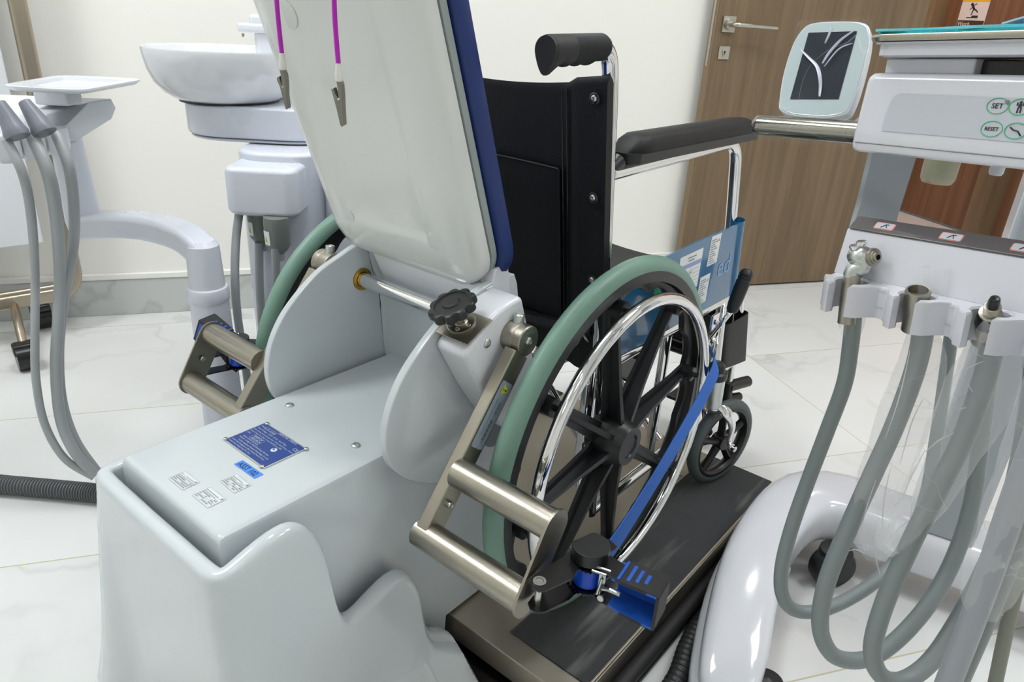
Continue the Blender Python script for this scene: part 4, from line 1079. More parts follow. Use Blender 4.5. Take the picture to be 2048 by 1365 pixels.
for i, (px, py, dd) in enumerate([(519, 425, 1.55), (552, 432, 1.49)]):
    q = P(px, py, d=dd); q = V((q.x, q.y, .582))
    mb = MB().lathe([(.026, 0), (.027, -.01), (.0255, -.060), (.018, -.072), (.013, -.076), (0, -.076)], q, CZ, 28); cn = obj('suction_filter', mb, M['grey_plastic'], cs_)
    # printed label facing the room
    lbx = []
    for k in range(7):
        a = math.atan2(-ff.y, -ff.x) - .55 - .6 + k * .14
        lbx.append((math.cos(a) * .0274, math.sin(a) * .0274))
    mb = MB().rings([[q + V((a, b, -.026)) for a, b in lbx], [q + V((a * .955, b * .955, -.056)) for a, b in lbx]], closed=False); obj('filter_label', mb, M['label_white'], cn)
    mb = MB().poly([q + V((lbx[3][0] * 1.03, lbx[3][1] * 1.03, -.036)), q + V((lbx[2][0] * .99, lbx[2][1] * .99, -.050)), q + V((lbx[4][0] * .99, lbx[4][1] * .99, -.050))]); obj('hazard_mark', mb, M['yellow'], cn)
    mb = MB().lathe([(.010, 0), (.0115, -.004), (.0115, -.012), (.0095, -.02)], q + V((0, 0, -.074)), CZ, 20); obj('hose_collar', mb, M['pale_hose'], cn)
# faucet
fb = P(540, 60, d=1.72)
tp_ = P(478, 68, d=1.62)
mb = MB()
mb.box(P(525, 60, d=1.66) + V((0, 0, .003)), (.105, .035, .020), (rr, ff, CZ), .006)
mb.box(P(535, 46, d=1.67) + V((0, 0, .004)), (.078, .030, .026), (rr, ff, CZ), .008)
fa = obj('water_spout', mb, M['plastic_white'], cs_)
mb = MB().cyl(P(486, 68, d=1.66), P(486, 74, d=1.66), .0035, .002); obj('spout_tip', mb, M['steelx'], fa)
mb = MB().cyl(P(505, 50, d=1.655), P(505, 60, d=1.655), .005); obj('nozzle', mb, M['grey_plastic'], fa)
mb = slab(P(548, 74, d=1.68), .085, .05, .02, zb - .11, P(548, 66, d=1.68).z, .003); obj('spout_base', mb, M['plastic_white'], cs_)

# suction hoses below the filters
def hose(name, pts, r, m, parent=None, label=None, cat=None, group=None, n=8, seg=14):
    mb = MB().tube(catmull(pts, n), r, seg); o = obj(name, mb, m, parent)
    if label: tag(o, label, cat, group)
    return o
hose('drain_hose', [P(518, 485, d=1.56), P(519, 560, d=1.60), P(523, 640, d=1.65), P(530, 720, d=1.70), V((P(535, 800, d=1.75).x, P(535, 800, d=1.75).y, .02))], .0090, M['pale_hose'], None, 'grey drain hose under the left suction filter', 'hose', 'hoses under the cuspidor')
hose('drain_hose', [P(551, 495, d=1.50), P(552, 560, d=1.55), P(549, 620, d=1.60), P(546, 700, d=1.66), V((P(546, 780, d=1.72).x, P(546, 780, d=1.72).y, .02))], .0090, M['pale_hose'], None, 'grey drain hose under the right suction filter', 'hose', 'hoses under the cuspidor')
hose('drain_hose', [P(480, 415, d=1.52), P(472, 480, d=1.52), P(470, 560, d=1.52), P(476, 640, d=1.55), P(492, 740, d=1.6), P(503, 840, d=1.66)], .0088, M['pale_hose'], None, 'thinner grey hose at the left edge of the filter box', 'hose', 'hoses under the cuspidor')

# ------------------------------------------------------------------ assistant arm with tray
ac = P(430, 690, d=1.50); AX = V((ac.x, ac.y, 0))
aa = thing('assistant_arm', 'white assistant arm with curved boom, instrument holder and small tray', 'dental unit', AX)
ztop = P(402, 500, d=1.42).z
mb = MB().lathe([(.055, .0), (.055, .01), (.0445, .012), (.0375, .435), (.0375, .44)], AX, CZ, 36); obj('pedestal', mb, M['plastic_lilac'], aa)
mb = MB().lathe([(.036, .428), (.0395, .432), (.0405, .440), (.0405, .452), (.0385, .459), (.035, .461)], AX, CZ, 36); obj('collar', mb, M['plastic_lilac'], aa)
e1 = V((AX.x, AX.y, .552))
p2 = P(165, 452, d=1.48)
p1 = P(300, 452, d=1.46); p0 = P(400, 492, d=1.47)
mb = MB()
mb.tube([AX + V((0, 0, .455)), AX + V((0, 0, .50)), e1 - V((0, 0, .006)), e1 + V((0, 0, .004))], [.0345, .033, .0315, .022], 28)
e_ = e1 - V((0, 0, .020)); pth = catmull([e_, e_ + (p1 - e_) * .35 + V((0, 0, .012)), p1 + V((0, 0, -.002)), p1 + (p2 - p1) * .5 + V((0, 0, .004)), p2], 6)
mb.sweep(pth, rrect(.048, .060, .012, 6), CZ)
obj('boom', mb, M['plastic_lilac'], aa)
q0 = P(168, 440, d=1.485); q1 = P(128, 285, d=1.38)
q1 = V((q0.x, q0.y, 0)) + (q1 - V((q0.x, q0.y, 0))) * 1.0
q1.x, q1.y = q0.x + (q1.x - q0.x) * .5, q0.y + (q1.y - q0.y) * .5
mb = MB().tube([q0 - V((0, 0, .03)), q0, (q0 + q1) / 2, q1 + V((0, 0, .02))], [.030, .034, .031, .028], 24); obj('riser', mb, M['plastic_lilac'], aa)
# instrument holder
secR = [P(*q[:2], z=q[2]) for q in ((225, 198, .795), (182, 204, .790), (134, 250, .755), (156, 281, .724), (195, 256, .730), (225, 238, .75), (234, 215, .775))]
secL = [P(*q[:2], z=q[2]) for q in ((-60, 187, .795), (-60, 194, .790), (-60, 276, .755), (-60, 306, .724), (-60, 302, .72), (-60, 260, .74), (-60, 215, .775))]
hd = (secL[2] - secR[2]).normalized()
def mixs(k): return [a + (b - a) * k for a, b in zip(secR, secL)]
def shr(sec, f): c = sum(sec, V()) / len(sec); return [c + (p - c) * f for p in sec]
mb = MB().rings([shr(mixs(0), .93), mixs(.012), mixs(.988), shr(mixs(1), .93)]); hb = obj('holder_body', mb, M['plastic_white'], aa)
ef = secR; ef.append(secR[2])
top_f = ef[7]; 
# three hooks standing out from the front edge
for i, (px, py) in enumerate([(94, 268), (42, 275), (-8, 284)]):
    k = (134 - px) / 194.0; q = secR[2] + (secL[2] - secR[2]) * (k * 1.0)
    out = V((hd.y, -hd.x, 0)); 
    if out.dot(EYE - q) < 0: out = -out
    mb = MB(); c = q + out * .012 - V((0, 0, .020))
    pts = [(.023, -.014), (.023, .006), (.010, .018), (-.010, .018), (-.023, .006), (-.023, -.014)]
    rings = []
    for z, sc in ((.020, .92), (.016, 1), (-.016, 1), (-.026, .8)):
        rings.append([c + hd * a * sc + out * b * sc + V((0, 0, z)) for a, b in pts])
    mb.rings(rings); obj('hook', mb, M['plastic_white'], hb)
# tray
TZ = .835
T4 = [P(x, y, z=TZ) for x, y in ((-6, 171), (120, 150), (291, 158), (158, 181))]
ctr = sum(T4, V()) / 4
def tr(k, z): 
    out = []
    for i in range(4):
        a, b, c = T4[i - 1], T4[i], T4[(i + 1) % 4]; b_ = ctr + (b - ctr) * k
        A_, C_ = ctr + (a - ctr) * k, ctr + (c - ctr) * k; rr_ = .035 * k
        da, dc = (A_ - b_).normalized(), (C_ - b_).normalized()
        for t in (0, .25, .5, .75, 1): out.append((b_ + da * rr_) * (1 - t) ** 2 + b_ * 2 * t * (1 - t) + (b_ + dc * rr_) * t * t + V((0, 0, z)))
    return out
mb = MB().rings([tr(.60, -.006), tr(.74, -.006), tr(.76, .0), tr(.96, .001), tr(1.0, .0), tr(1.0, -.003), tr(.96, -.005), tr(.93, -.008), tr(.60, -.009)])
obj('tray', mb, M['plastic_white'], aa)
st0 = P(112, 200, d=1.36); 
mb = MB().box(V((ctr.x, ctr.y, 0)) * .0 + (P(116, 192, d=1.36)), (.062, .05, .030), (rr, ff, CZ), .004); obj('tray_support', mb, M['plastic_white'], aa)
M['rest_grey'] = mat('grey_rest', (116, 120, 130), .4, var=.02)
# handpiece rests sticking out and their hoses: each one a thing
lbls = ['grey suction hose in the hook nearest the end of the assistant holder', 'grey suction hose in the middle hook of the assistant holder', 'grey hose at the left image edge of the assistant holder']
tops = [((48, 203), (88, 262)), ((-2, 205), (34, 270)), None]
paths = [[(112, 268, 1.20), (138, 335, 1.20), (148, 420, 1.27), (146, 500, 1.38), (128, 600, 1.40), (118, 700, 1.42), (124, 800, 1.45), (150, 880, 1.47), (195, 945, 1.50)],
         [(64, 272, 1.17), (96, 345, 1.17), (112, 430, 1.24), (120, 540, 1.37), (117, 640, 1.39), (112, 740, 1.41), (122, 840, 1.44), (150, 905, 1.46), (190, 950, 1.49)],
         [(14, 282, 1.14), (46, 350, 1.15), (62, 430, 1.22), (70, 540, 1.35), (70, 660, 1.37), (72, 760, 1.39), (90, 850, 1.43), (130, 918, 1.46), (188, 955, 1.49)]]
rads = [.0092, .0105, .0075]
for i in range(3):
    pts = [P(a, b, d=c) for a, b, c in paths[i]]
    for p in pts[-2:]: p.z = max(p.z, .012)
    t = thing('suction_hose', lbls[i], 'hose', pts[-1], 'hoses of the assistant arm')
    hose('tube', pts, rads[i], M['pale_hose'], t)
    if tops[i]:
        (a, b), (c, d_) = tops[i]; A_, B_ = P(a, b, d=1.16 - .03 * i), P(c, d_, d=1.17 - .03 * i)
        dd = (A_ - B_).normalized(); L_ = (A_ - B_).length
        mb = MB().lathe([(.018, -.004), (.019, .004), (.0165, .010), (.0135, .028), (.0095, L_ - .001), (.0085, L_), (.0065, L_), (.0062, L_ - .01), (0, L_ - .01)], B_, dd, 24)
        obj('handpiece', mb, M['rest_grey'], t)

# ------------------------------------------------------------------ rolling white screen on a metal frame
fp = P(117, 400, d=2.125); fp = V((fp.x, fp.y, 0)); fd = V((-.16, -.987, 0)).normalized(); fn = V((fd.y, -fd.x, 0))
rs_ = thing('rolling_screen', 'white panel screen in champagne metal frame on black casters', 'screen', fp)
zr = .135
mb = MB(); L_ = 1.0
mb.sweep(fillet([fp + V((0, 0, 1.75)), fp + V((0, 0, zr)), fp + fd * L_ + V((0, 0, zr))], .07, 8), rrect(.030, .044, .010, 4), [V((0, 0, 1)) * 0 + fn] * 11)
mb.sweep([fp + fd * L_ + V((0, 0, zr)), fp + fd * L_ + V((0, 0, 1.75))], rrect(.030, .044, .010, 4), fn)
mb.tube([fp + fd * .03 + fn * .02 + V((0, 0, zr + .018)), fp + fd * L_ + fn * .02 + V((0, 0, zr + .018))], .009, 10)
fr = obj('frame', mb, M['champagne'], rs_)
mb = MB().box(fp + fd * (L_ / 2 + .02) + V((0, 0, 1.02)), (L_ - .08, .012, 1.44), (fd, fn, CZ), .004); obj('panel', mb, mat('screen_white', (214, 218, 222), .3, var=.01), rs_)
obj('black_clip', MB().box(fp + fn * .0 + V((0, 0, .385)) - fd * .024, (.01, .02, .055), (fd, fn, CZ), .003), M['black_plastic'], rs_)
for a in (0.0, .78):
    for k, (cx_, cy_) in enumerate(((-2.195, .553), (-2.470, .690))):
        tgt = V((cx_, cy_, 0)) + fd * a; b0 = fp + fd * (a + .17) + V((0, 0, zr - .01))
        mb = MB().tube(fillet([b0, b0 + (V((tgt.x, tgt.y, 0)) - V((b0.x, b0.y, 0))) * .55 - V((0, 0, .012)), V((tgt.x, tgt.y, .062))], .04), .0115, 12)
        lg = obj('leg', mb, M['champagne'], rs_)
        c = V((tgt.x, tgt.y, .0385)); mb = MB()
        mb.cyl(c - fd * .024, c + fd * .024, .038, .038, 28)
        mb.box(c + V((0, 0, .024)), (.056, .042, .036), (fd, fn, CZ), .008)
        obj('caster', mb, M['black_gloss'], lg)

# corrugated drain pipe on the floor, left
hp = [P(x, y, z=.021) for x, y in ((-160, 950), (-60, 962), (0, 969), (90, 977), (175, 985), (240, 992))]
hp = catmull(hp, 60); m_ = len(hp); 
mb = MB().tube(hp, [.0205 if (k % 4) < 2 else .0178 for k in range(m_)], 18); tag(obj('corrugated_hose', mb, M['dark_hose']), 'thick dark corrugated hose on the floor left of the lift base', 'hose')
# ------------------------------------------------------------------ delivery cart on the right
ct = thing('delivery_cart', 'white dental delivery cart with arched base, grey column, console and instrument holder', 'dental unit', (-.05, 1.40, 0))
def sect(c, lat, hw, zt, zb, sq=.55):
    out = []
    for k in range(24):
        a = 2 * PI * k / 24 + PI / 24; ca, sa = math.cos(a), math.sin(a)
        x = math.copysign(abs(ca) ** sq, ca) * hw; z = math.copysign(abs(sa) ** sq, sa) * (zt - zb) / 2
        out.append(V((c[0], c[1], (zt + zb) / 2 + z)) + lat * x)
    return out
st_ = [(-.208, .822, .012, .045, .035), (-.209, .828, .034, .066, .03), (-.214, .845, .045, .080, .03), (-.226, .885, .051, .092, .03), (-.243, .94, .054, .106, .033), (-.262, 1.0, .055, .117, .036), (-.284, 1.08, .056, .130, .04), (-.296, 1.16, .056, .141, .045), (-.299, 1.24, .058, .149, .052), (-.291, 1.31, .064, .154, .055), (-.268, 1.365, .078, .156, .055), (-.215, 1.39, .080, .156, .053), (-.15, 1.395, .078, .155, .05), (-.05, 1.41, .075, .154, .048), (.10, 1.435, .075, .152, .048), (.30, 1.47, .075, .150, .048), (.50, 1.505, .075, .148, .048)]
rings = []
for i, (x, y, hw, zt, zb) in enumerate(st_):
    a = V(st_[max(i - 1, 0)][:2] + (0,)); b = V(st_[min(i + 1, len(st_) - 1)][:2] + (0,)); t = (b - a).normalized()
    lat = V((t.y, -t.x, 0)); rings.append(sect((x, y), lat, hw, zt, zb, .5))
M['cart_white'] = mat('cart_gloss_white', (214, 216, 222), .12, coat=.5, bump=.04, bscale=30, var=.01)
bs_ = obj('base', MB().rings(rings), M['cart_white'], ct, sub=1, sharp=80)
rings = []
for i, (x, y, hw, zt, zb) in enumerate(st_[:9]):
    a = V(st_[max(i - 1, 0)][:2] + (0,)); b = V(st_[i + 1][:2] + (0,)); t = (b - a).normalized()
    lat = V((t.y, -t.x, 0)); rings.append(sect((x - .004, y - .006), lat, hw + .005, zb + .028 - .002 * i, zb - .012, .45))
obj('base_skirt', MB().rings(rings), M['plastic_white'], ct, sub=1, sharp=80)
for i, (x, y, r) in enumerate([(-.188, 1.275, .043), (-.172, .90, .034)]):
    mb = MB(); c = V((x, y, r)); mb.lathe([(0, -.02), (r * .9, -.018), (r, -.012), (r, .012), (r * .9, .018), (0, .02)], c, (.75, -.66, 0), 32)
    mb.lathe([(r * .75, 0), (r * .7, .014), (0, .02)], c + V((0, 0, r * .6)), (0, 0, 1), 20)
    if i == 1: mb.tube([c + V((.015, -.012, .01)), c + V((.052, -.030, .022))], [.010, .0125], 12)
    obj('caster', mb, M['black_plastic'], ct)
# column: grey metal box with a lighter left face, and a side return
cu_ = V((.985, .175, 0)).normalized(); cv_ = V((-cu_.y, cu_.x, 0))
cl = P(1826, 1052, z=.156); 
def cbox(a0, a1, b0, b1, z0, z1, bev=.003):
    c = V((cl.x, cl.y, 0)) + cu_ * (a0 + a1) / 2 + cv_ * (b0 + b1) / 2 + CZ * (z0 + z1) / 2
    return MB().box(c, (a1 - a0, b1 - b0, z1 - z0), (cu_, cv_, CZ), bev)
cm = obj('column', cbox(0, .100, 0, .13, .150, .86, .004), M['col_grey'], ct)
obj('column_trim', cbox(-.006, .006, .02, .11, .15, .86, .002), M['plastic_white'], cm)
obj('column_side', cbox(.1005, .106, .03, .13, .15, .86, .002), M['grey_plastic'], cm)
# ---- console, in its own axes
def frame(vpx, vpy):
    u = -ray(vpx, vpy).normalized(); g = V((0, 0, 1)).cross(u).normalized()
    if g.dot(fw) < 0: g = -g            # g points away from the operator side
    w_ = u.cross(g); w_ = w_ if w_.z > 0 else -w_
    return u, g, w_
def onpl(px, py, base, nrm):
    r = ray(px, py); return EYE + r * ((base - EYE).dot(nrm) / r.dot(nrm))
cu, cg, cw = frame(60, 120)
B0 = P(1700, 300, d=.75)                      # lower front left corner of the console rim
Lc = .62
# cross-section (g: away, w: up)
def csec(a, ins=0.0):
    pts = [(.004, -.001), (.0008, .001), (0, .004), (0, .016), (.0012, .019), (.0075, .068), (.0095, .073), (.014, .0755), (.20, .0755), (.205, .070), (.205, .01), (.19, -.001)]
    c = (.08, .037)
    return [B0 + cu * a + cg * (g_ + (c[0] - g_) * ins) + cw * (w__ + (c[1] - w__) * ins) for g_, w__ in pts]
mb = MB().rings([csec(-.003, .14), csec(-.0015, .06), csec(.002, .02), csec(.008, 0), csec(Lc, 0), csec(Lc + .01, .1)])
M['console'] = mat('console_white', (206, 207, 214), .25, coat=.3, var=.01)
cn_ = obj('console', mb, M['console'], ct)
# seam line along the rim and grey membrane panel
mb = MB().tube([B0 + cu * a - cg * .0002 + cw * .0085 for a in (.004, Lc)], .0006, 6); obj('rim_seam', mb, M['grey_plastic'], cn_)
fdir = (cg * .0063 + cw * .049).normalized(); fnm = cu.cross(fdir)
if fnm.dot(EYE - B0) < 0: fnm = -fnm
F0 = B0 + cg * .0012 + cw * .019
def FQ(a, b, l=.0006): return F0 + cu * a + fdir * b + fnm * l
pn = [onpl(*q, F0 + fnm * .0006, fnm) for q in ((1763, 262), (1764, 252), (1780, 205), (1790, 191), (1803, 187))]
mem = pn + [FQ(Lc - .02, (pn[-1] - F0).dot(fdir)), FQ(Lc - .02, (pn[0] - F0).dot(fdir))]
M['membrane'] = mat('membrane_grey', (186, 190, 198), .35, var=.01)
mp_ = obj('membrane_panel', MB().poly(mem), M['membrane'], cn_)
ringm = mat('button_ring_green', (70, 176, 120), .5)
def pad(px, py, draw, rx=.0088, ry=.0066):
    c = onpl(px, py, F0 + fnm * .0009, fnm); 
    mb = MB(); mb.tube([c + cu * rx * math.cos(2 * PI * k / 40) + fdir * ry * math.sin(2 * PI * k / 40) for k in range(40)], .0004, 6, closed=True); rg = obj('button_ring', mb, ringm, mp_)
    mb = draw(c); obj('button_symbol', mb, M['ink'], rg)
def txt(s, size):
    def f(c): 
        return text_mb(s, size, c - fdir * size * .34, cu, fdir, lift=.0002, align='CENTER', bold=.0001)
    return f
def body(c):
    mb = MB(); q = lambda a, b: c + cu * a + fdir * b + fnm * .0002
    mb.poly([q(.0012 * math.cos(k * PI / 5), .0036 + .0012 * math.sin(k * PI / 5)) for k in range(10)])
    for a, b, w_, h_ in ((-.0030, .0008, .0012, .0028), (.0018, .0008, .0012, .0028), (-.0014, -.001, .0028, .0034), (-.0018, -.0052, .0012, .0042), (.0006, -.0052, .0012, .0042)):
        mb.poly([q(a, b - h_ * .0), q(a + w_, b), q(a + w_, b + h_), q(a, b + h_)])
    return mb
def recl(c):
    mb = MB(); q = lambda a, b: c + cu * a + fdir * b + fnm * .0002
    mb.tube([q(-.005, .0028), q(-.002, .0006), q(.002, -.0002), q(.005, -.0038)], .0006, 6); return mb
pad(1995, 212, txt('SET', .0062)); pad(2040, 214, body); pad(1983, 258, txt('RESET', .0044)); pad(2031, 262, recl)
c = onpl(2015, 204, F0 + fnm * .0009, fnm); obj('indicator_led', MB().cyl(c, c + fnm * .0006, .0018), M['grey_plastic'], mp_)
# support block, dark slot and tray
def cblk(p0, p1, z0, z1, depth, material, name, par, bev=.003):
    """block whose front face runs from p0 to p1 along cu"""
    L = (p1 - p0).dot(cu); c = p0 + cu * L / 2 + cg * depth / 2; return obj(name, MB().box(c + cw * (z0 + z1) / 2, (L, depth, z1 - z0), (cu, cg, cw), bev), material, par)
S0 = B0 + cg * .022 + cw * .0755
s0 = onpl(1768, 148, S0, cg); s1 = onpl(1945, 152, S0, cg)
hS = (onpl(1772, 117, s0, cg) - s0).dot(cw)
cblk(s0, s1, -.001 - (s0 - S0).dot(cw), hS, .10, M['console'], 'tray_support', ct, .002)
cblk(s1 + cu * .0005 + cg * .012, s1 + cu * .5 + cg * .012, -.0005 - (s1 - S0).dot(cw), hS - .001, .07, M['black_plastic'], 'dark_support', ct, .001)
T0 = s0 - cg * .018 + cw * hS
t0 = onpl(1741, 115, T0, cg); t1 = t0 + cu * .62
hT = (onpl(1741, 84, t0, cg) - t0).dot(cw)
def tray(a, g0, g1, z, r=.018):
    pts = []
    for cx_, cy_, a0 in ((a, g0, 180), (.62, g0, 270), (.62, g1, 0), (a, g1, 90)):
        for k in range(5):
            an = math.radians(a0 + 90 * k / 4); sx = 1 if cx_ > .3 else -1; sy = 1 if cy_ > .1 else -1
            pts.append(t0 + cu * (cx_ - sx * r + r * math.cos(an)) + cg * (cy_ - sy * r + r * math.sin(an)) + cw * z)
    return pts
mb = MB().rings([tray(.004, .004, .226, 0), tray(0, 0, .23, .002), tray(0, 0, .23, hT * .82), tray(-.003, -.003, .233, hT * .84), tray(-.003, -.003, .233, hT * .97), tray(0, 0, .23, hT), tray(.006, .006, .224, hT), tray(.008, .008, .222, hT * .6)])
obj('tray', mb, M['console'], ct)
# metal tray insert edge
mb = MB().rings([tray(-.006, -.006, .236, hT * 1.0 + .0004), tray(-.007, -.007, .237, hT + .004), tray(-.006, -.006, .236, hT + .0065), tray(-.002, -.002, .232, hT + .0065), tray(.003, .003, .227, hT + .002)])
obj('steel_insert', mb, M['steelx'], ct)
# things on the tray: teal mask, blue pack, clear bag
def cloth(name, lab, cat, material, a0, a1, g0, g1, z, amp, fr, seed, parent=None, th=.0016, drop=0):
    rs = random.Random(seed); mb = MB(); na, ng = 40, 16; ph = [rs.uniform(0, 6) for _ in range(6)]
    def hgt(u_, v_): return z + amp * (.5 + .5 * math.sin(u_ * fr + ph[0] + 2 * v_)) * (.6 + .4 * math.sin(v_ * 5 + ph[1])) - drop * max(0, 1 - u_ * 9) ** 1.3
    def pp(i, j, o): 
        u_, v_ = i / na, j / ng; e = .004 * math.sin(u_ * 9 + ph[2])
        return t0 + cu * (a0 + (a1 - a0) * u_) + cg * (g0 + (g1 - g0) * v_ + e) + cw * (hgt(u_, v_) + o)
    top = [[mb.v(pp(i, j, th)) for j in range(ng + 1)] for i in range(na + 1)]; bot = [[mb.v(pp(i, j, 0)) for j in range(ng + 1)] for i in range(na + 1)]
    for i in range(na):
        for j in range(ng):
            mb.face([top[i][j], top[i + 1][j], top[i + 1][j + 1], top[i][j + 1]]); mb.face([bot[i][j], bot[i][j + 1], bot[i + 1][j + 1], bot[i + 1][j]])
    for i in range(na): mb.face([top[i][0], bot[i][0], bot[i + 1][0], top[i + 1][0]]); mb.face([top[i][ng], top[i + 1][ng], bot[i + 1][ng], bot[i][ng]])
    for j in range(ng): mb.face([top[0][j], top[0][j + 1], bot[0][j + 1], bot[0][j]]); mb.face([top[na][j], bot[na][j], bot[na][j + 1], top[na][j + 1]])
    return tag(obj(name, mb, material), lab, cat)
M['teal'] = mat('teal_nonwoven', (40, 176, 190), .7, bump=.4, bscale=700, var=.08, vscale=90)
M['teal_l'] = mat('pale_teal_nonwoven', (120, 205, 214), .7, bump=.4, bscale=700, var=.05, vscale=90)
cloth('drape_sheet', 'teal pleated drape sheet lying on the cart tray', 'sheet', M['teal'], -.001, .40, .004, .15, hT + .0062, .0012, 7, 3, th=.003)
cloth('pleated_sheet', 'pale turquoise folded sheet lying over the teal drape on the tray', 'sheet', M['teal_l'], .001, .135, .003, .14, hT + .0092, .0018, 4, 5, th=.0025)
mb = MB().box(t0 + cu * .225 + cg * .06 + cw * (hT + .0152), (.20, .09, .008), (cu, cg, cw), .003); tag(obj('blue_pack', mb, mat('blue_wrap', (10, 84, 176), .3, coat=.5)), 'dark blue packet under the clear pouch on the tray', 'packet')
M['pouch'] = mat('pale_clear_pouch', (196, 212, 226), .2, alpha=.75, bump=.5, bscale=40)
cloth('clear_pouch', 'pale clear pouch topmost on the blue packet on the tray', 'pouch', M['pouch'], .105, .40, .02, .16, hT + .0196, .003, 6, 9, drop=.0085)
M['steel_dark'] = mat('polished_steel', (150, 148, 138), .16, 1.0, var=.04)
# handle bar with clear film
h0 = P(1508, 249, d=.86); h1 = P(1700, 264, d=.86 - .082)
hdr = (h1 - h0).normalized(); L_ = (h1 - h0).length
mb = MB().lathe([(0, .0), (.007, .001), (.0105, .004), (.0118, .009), (.0118, L_ + .08)], h0, hdr, 32); hb_ = obj('handle_bar', mb, M['steel_dark'], ct)
# screen with white bezel, tilted, in a film cover
SC = P(1648, 138, d=.84); 
sx_ = (P(1735, 50, d=.80) - P(1600, 55, d=.86)).normalized()
su = (P(1605, 50, d=.87) - P(1562, 215, d=.85)).normalized(); su = (su - sx_ * su.dot(sx_)).normalized()
sn = sx_.cross(su); sn = sn if sn.dot(EYE - SC) > 0 else -sn
outl = [(1605, 58), (1630, 45), (1690, 42), (1728, 46), (1740, 62), (1738, 95), (1722, 160), (1705, 208), (1690, 228), (1650, 236), (1590, 232), (1562, 222), (1558, 205), (1566, 150), (1584, 92)]
def sp2(l, k=1.0, pts=outl):
    q = [onpl(x, y, SC, sn) for x, y in pts]; c = sum(q, V()) / len(q); q = [c + (p - c) * k for p in q]
    return [p + sn * l for p in catmull(q, 5, True)]
M['bezel'] = mat('pale_glass_bezel', (168, 182, 184), .1, coat=.6, var=.02)
mb = MB().rings([sp2(-.020, .80), sp2(-.016, .95), sp2(-.009, 1.0), sp2(-.001, 1.0), sp2(.0, .985)]); sc_ = obj('monitor', mb, M['plastic_white'], ct)
obj('glass_front', MB().rings([sp2(.0002, .975), sp2(.0010, .955)]), M['bezel'], sc_)
q4 = [onpl(x, y, SC, sn) + sn * .0016 for x, y in ((1618, 67), (1715, 64), (1678, 200), (1581, 200))]
obj('display', MB().poly(q4), mat('dark_display', (18, 28, 40), .12, var=.1, vscale=30, spec=.25), sc_)
obj('monitor_neck', MB().tube([onpl(1700, 225, SC, sn) - sn * .018, onpl(1712, 236, SC, sn) - sn * .03, B0 + cu * .01 + cg * .12 + cw * .07], .010, 14), M['plastic_white'], sc_)
# film over screen: creased transparent sheet
def film(name, parent, fn_, nu, nv, material, amp, seed, closed=False):
    rs = random.Random(seed); mb = MB(); g = [[None] * (nv + 1) for _ in range(nu + 1)]
    for i in range(nu + 1):
        for j in range(nv + 1):
            p, nrm = fn_(i / nu, j / nv); g[i][j] = mb.v(p + nrm * rs.uniform(-amp, amp))
    for i in range(nu):
        for j in range(nv): mb.face([g[i][j], g[i + 1][j], g[i + 1][j + 1], g[i][j + 1]])
    return obj(name, mb, material, parent, sharp=25)
def film_mat(name, al, seed):
    m = bpy.data.materials.new(name); m.use_nodes = True; nt = m.node_tree; b = nt.nodes['Principled BSDF']; L = nt.links.new
    b.inputs['Base Color'].default_value = (.9, .92, .94, 1); b.inputs['Roughness'].default_value = .12
    tc = nt.nodes.new('ShaderNodeTexCoord'); nz = nt.nodes.new('ShaderNodeTexNoise'); nz.inputs['Scale'].default_value = 11; nz.inputs['Detail'].default_value = 1; nz.inputs['Distortion'].default_value = .6
    L(tc.outputs['Object'], nz.inputs['Vector'])
    s_ = nt.nodes.new('ShaderNodeMath'); s_.operation = 'SUBTRACT'; s_.inputs[1].default_value = .5; L(nz.outputs['Fac'], s_.inputs[0])
    ab = nt.nodes.new('ShaderNodeMath'); ab.operation = 'ABSOLUTE'; L(s_.outputs[0], ab.inputs[0])
    mr = nt.nodes.new('ShaderNodeMapRange'); mr.inputs[1].default_value = 0; mr.inputs[2].default_value = .006; mr.inputs[3].default_value = al + .14; mr.inputs[4].default_value = al; L(ab.outputs[0], mr.inputs[0])
    L(mr.outputs[0], b.inputs['Alpha'])
    bp = nt.nodes.new('ShaderNodeBump'); bp.inputs['Strength'].default_value = .5; bp.inputs['Distance'].default_value = .004; L(ab.outputs[0], bp.inputs['Height']); L(bp.outputs[0], b.inputs['Normal'])
    return m
M['film'] = film_mat('clear_film', .02, 1); M['film2'] = film_mat('clear_sleeve_film', .20, 2)
fo = [onpl(x, y, SC, sn) for x, y in ((1598, 46), (1748, 40), (1718, 246), (1550, 240))]
def ff1(u_, v_):
    p = fo[0] * (1 - u_) * (1 - v_) + fo[1] * u_ * (1 - v_) + fo[2] * u_ * v_ + fo[3] * (1 - u_) * v_; return p + sn * .004, sn
film('film_cover', sc_, ff1, 6, 6, M['film'], .0016, 4)
def crease(px, w_=.0010):
    pts = catmull([onpl(x, y, SC, sn) + sn * .0052 for x, y in px], 6); n_ = len(pts)
    return MB().tube(pts, [w_ * (.4 + .6 * math.sin(PI * (i + .5) / n_)) for i in range(n_)], 6, sy=.5)
M['crease'] = mat('film_crease', (200, 205, 222), .15, alpha=.55)
for px, w_ in ((((1605, 105), (1622, 122), (1638, 140), (1644, 170), (1642, 198)), .0028), (((1648, 132), (1662, 110), (1685, 85), (1712, 66)), .0022), (((1652, 138), (1680, 104), (1708, 92)), .0014), (((1665, 55), (1662, 72), (1653, 92)), .0014)):
    obj('film_fold', crease(px, w_), M['crease'], sc_)
def ff2(u_, v_):
    a = v_ * 2 * PI; ax = basis(hdr); rad = .0145 + .002 * math.sin(u_ * 17) * (1 if a > PI else .3)
    n_ = ax[0] * math.cos(a) + ax[1] * math.sin(a); return h0 + hdr * (.012 + (L_ - .01) * u_) + n_ * rad - V((0, 0, .003)), n_
film('handle_film', hb_, ff2, 12, 9, M['film'], .0012, 6)
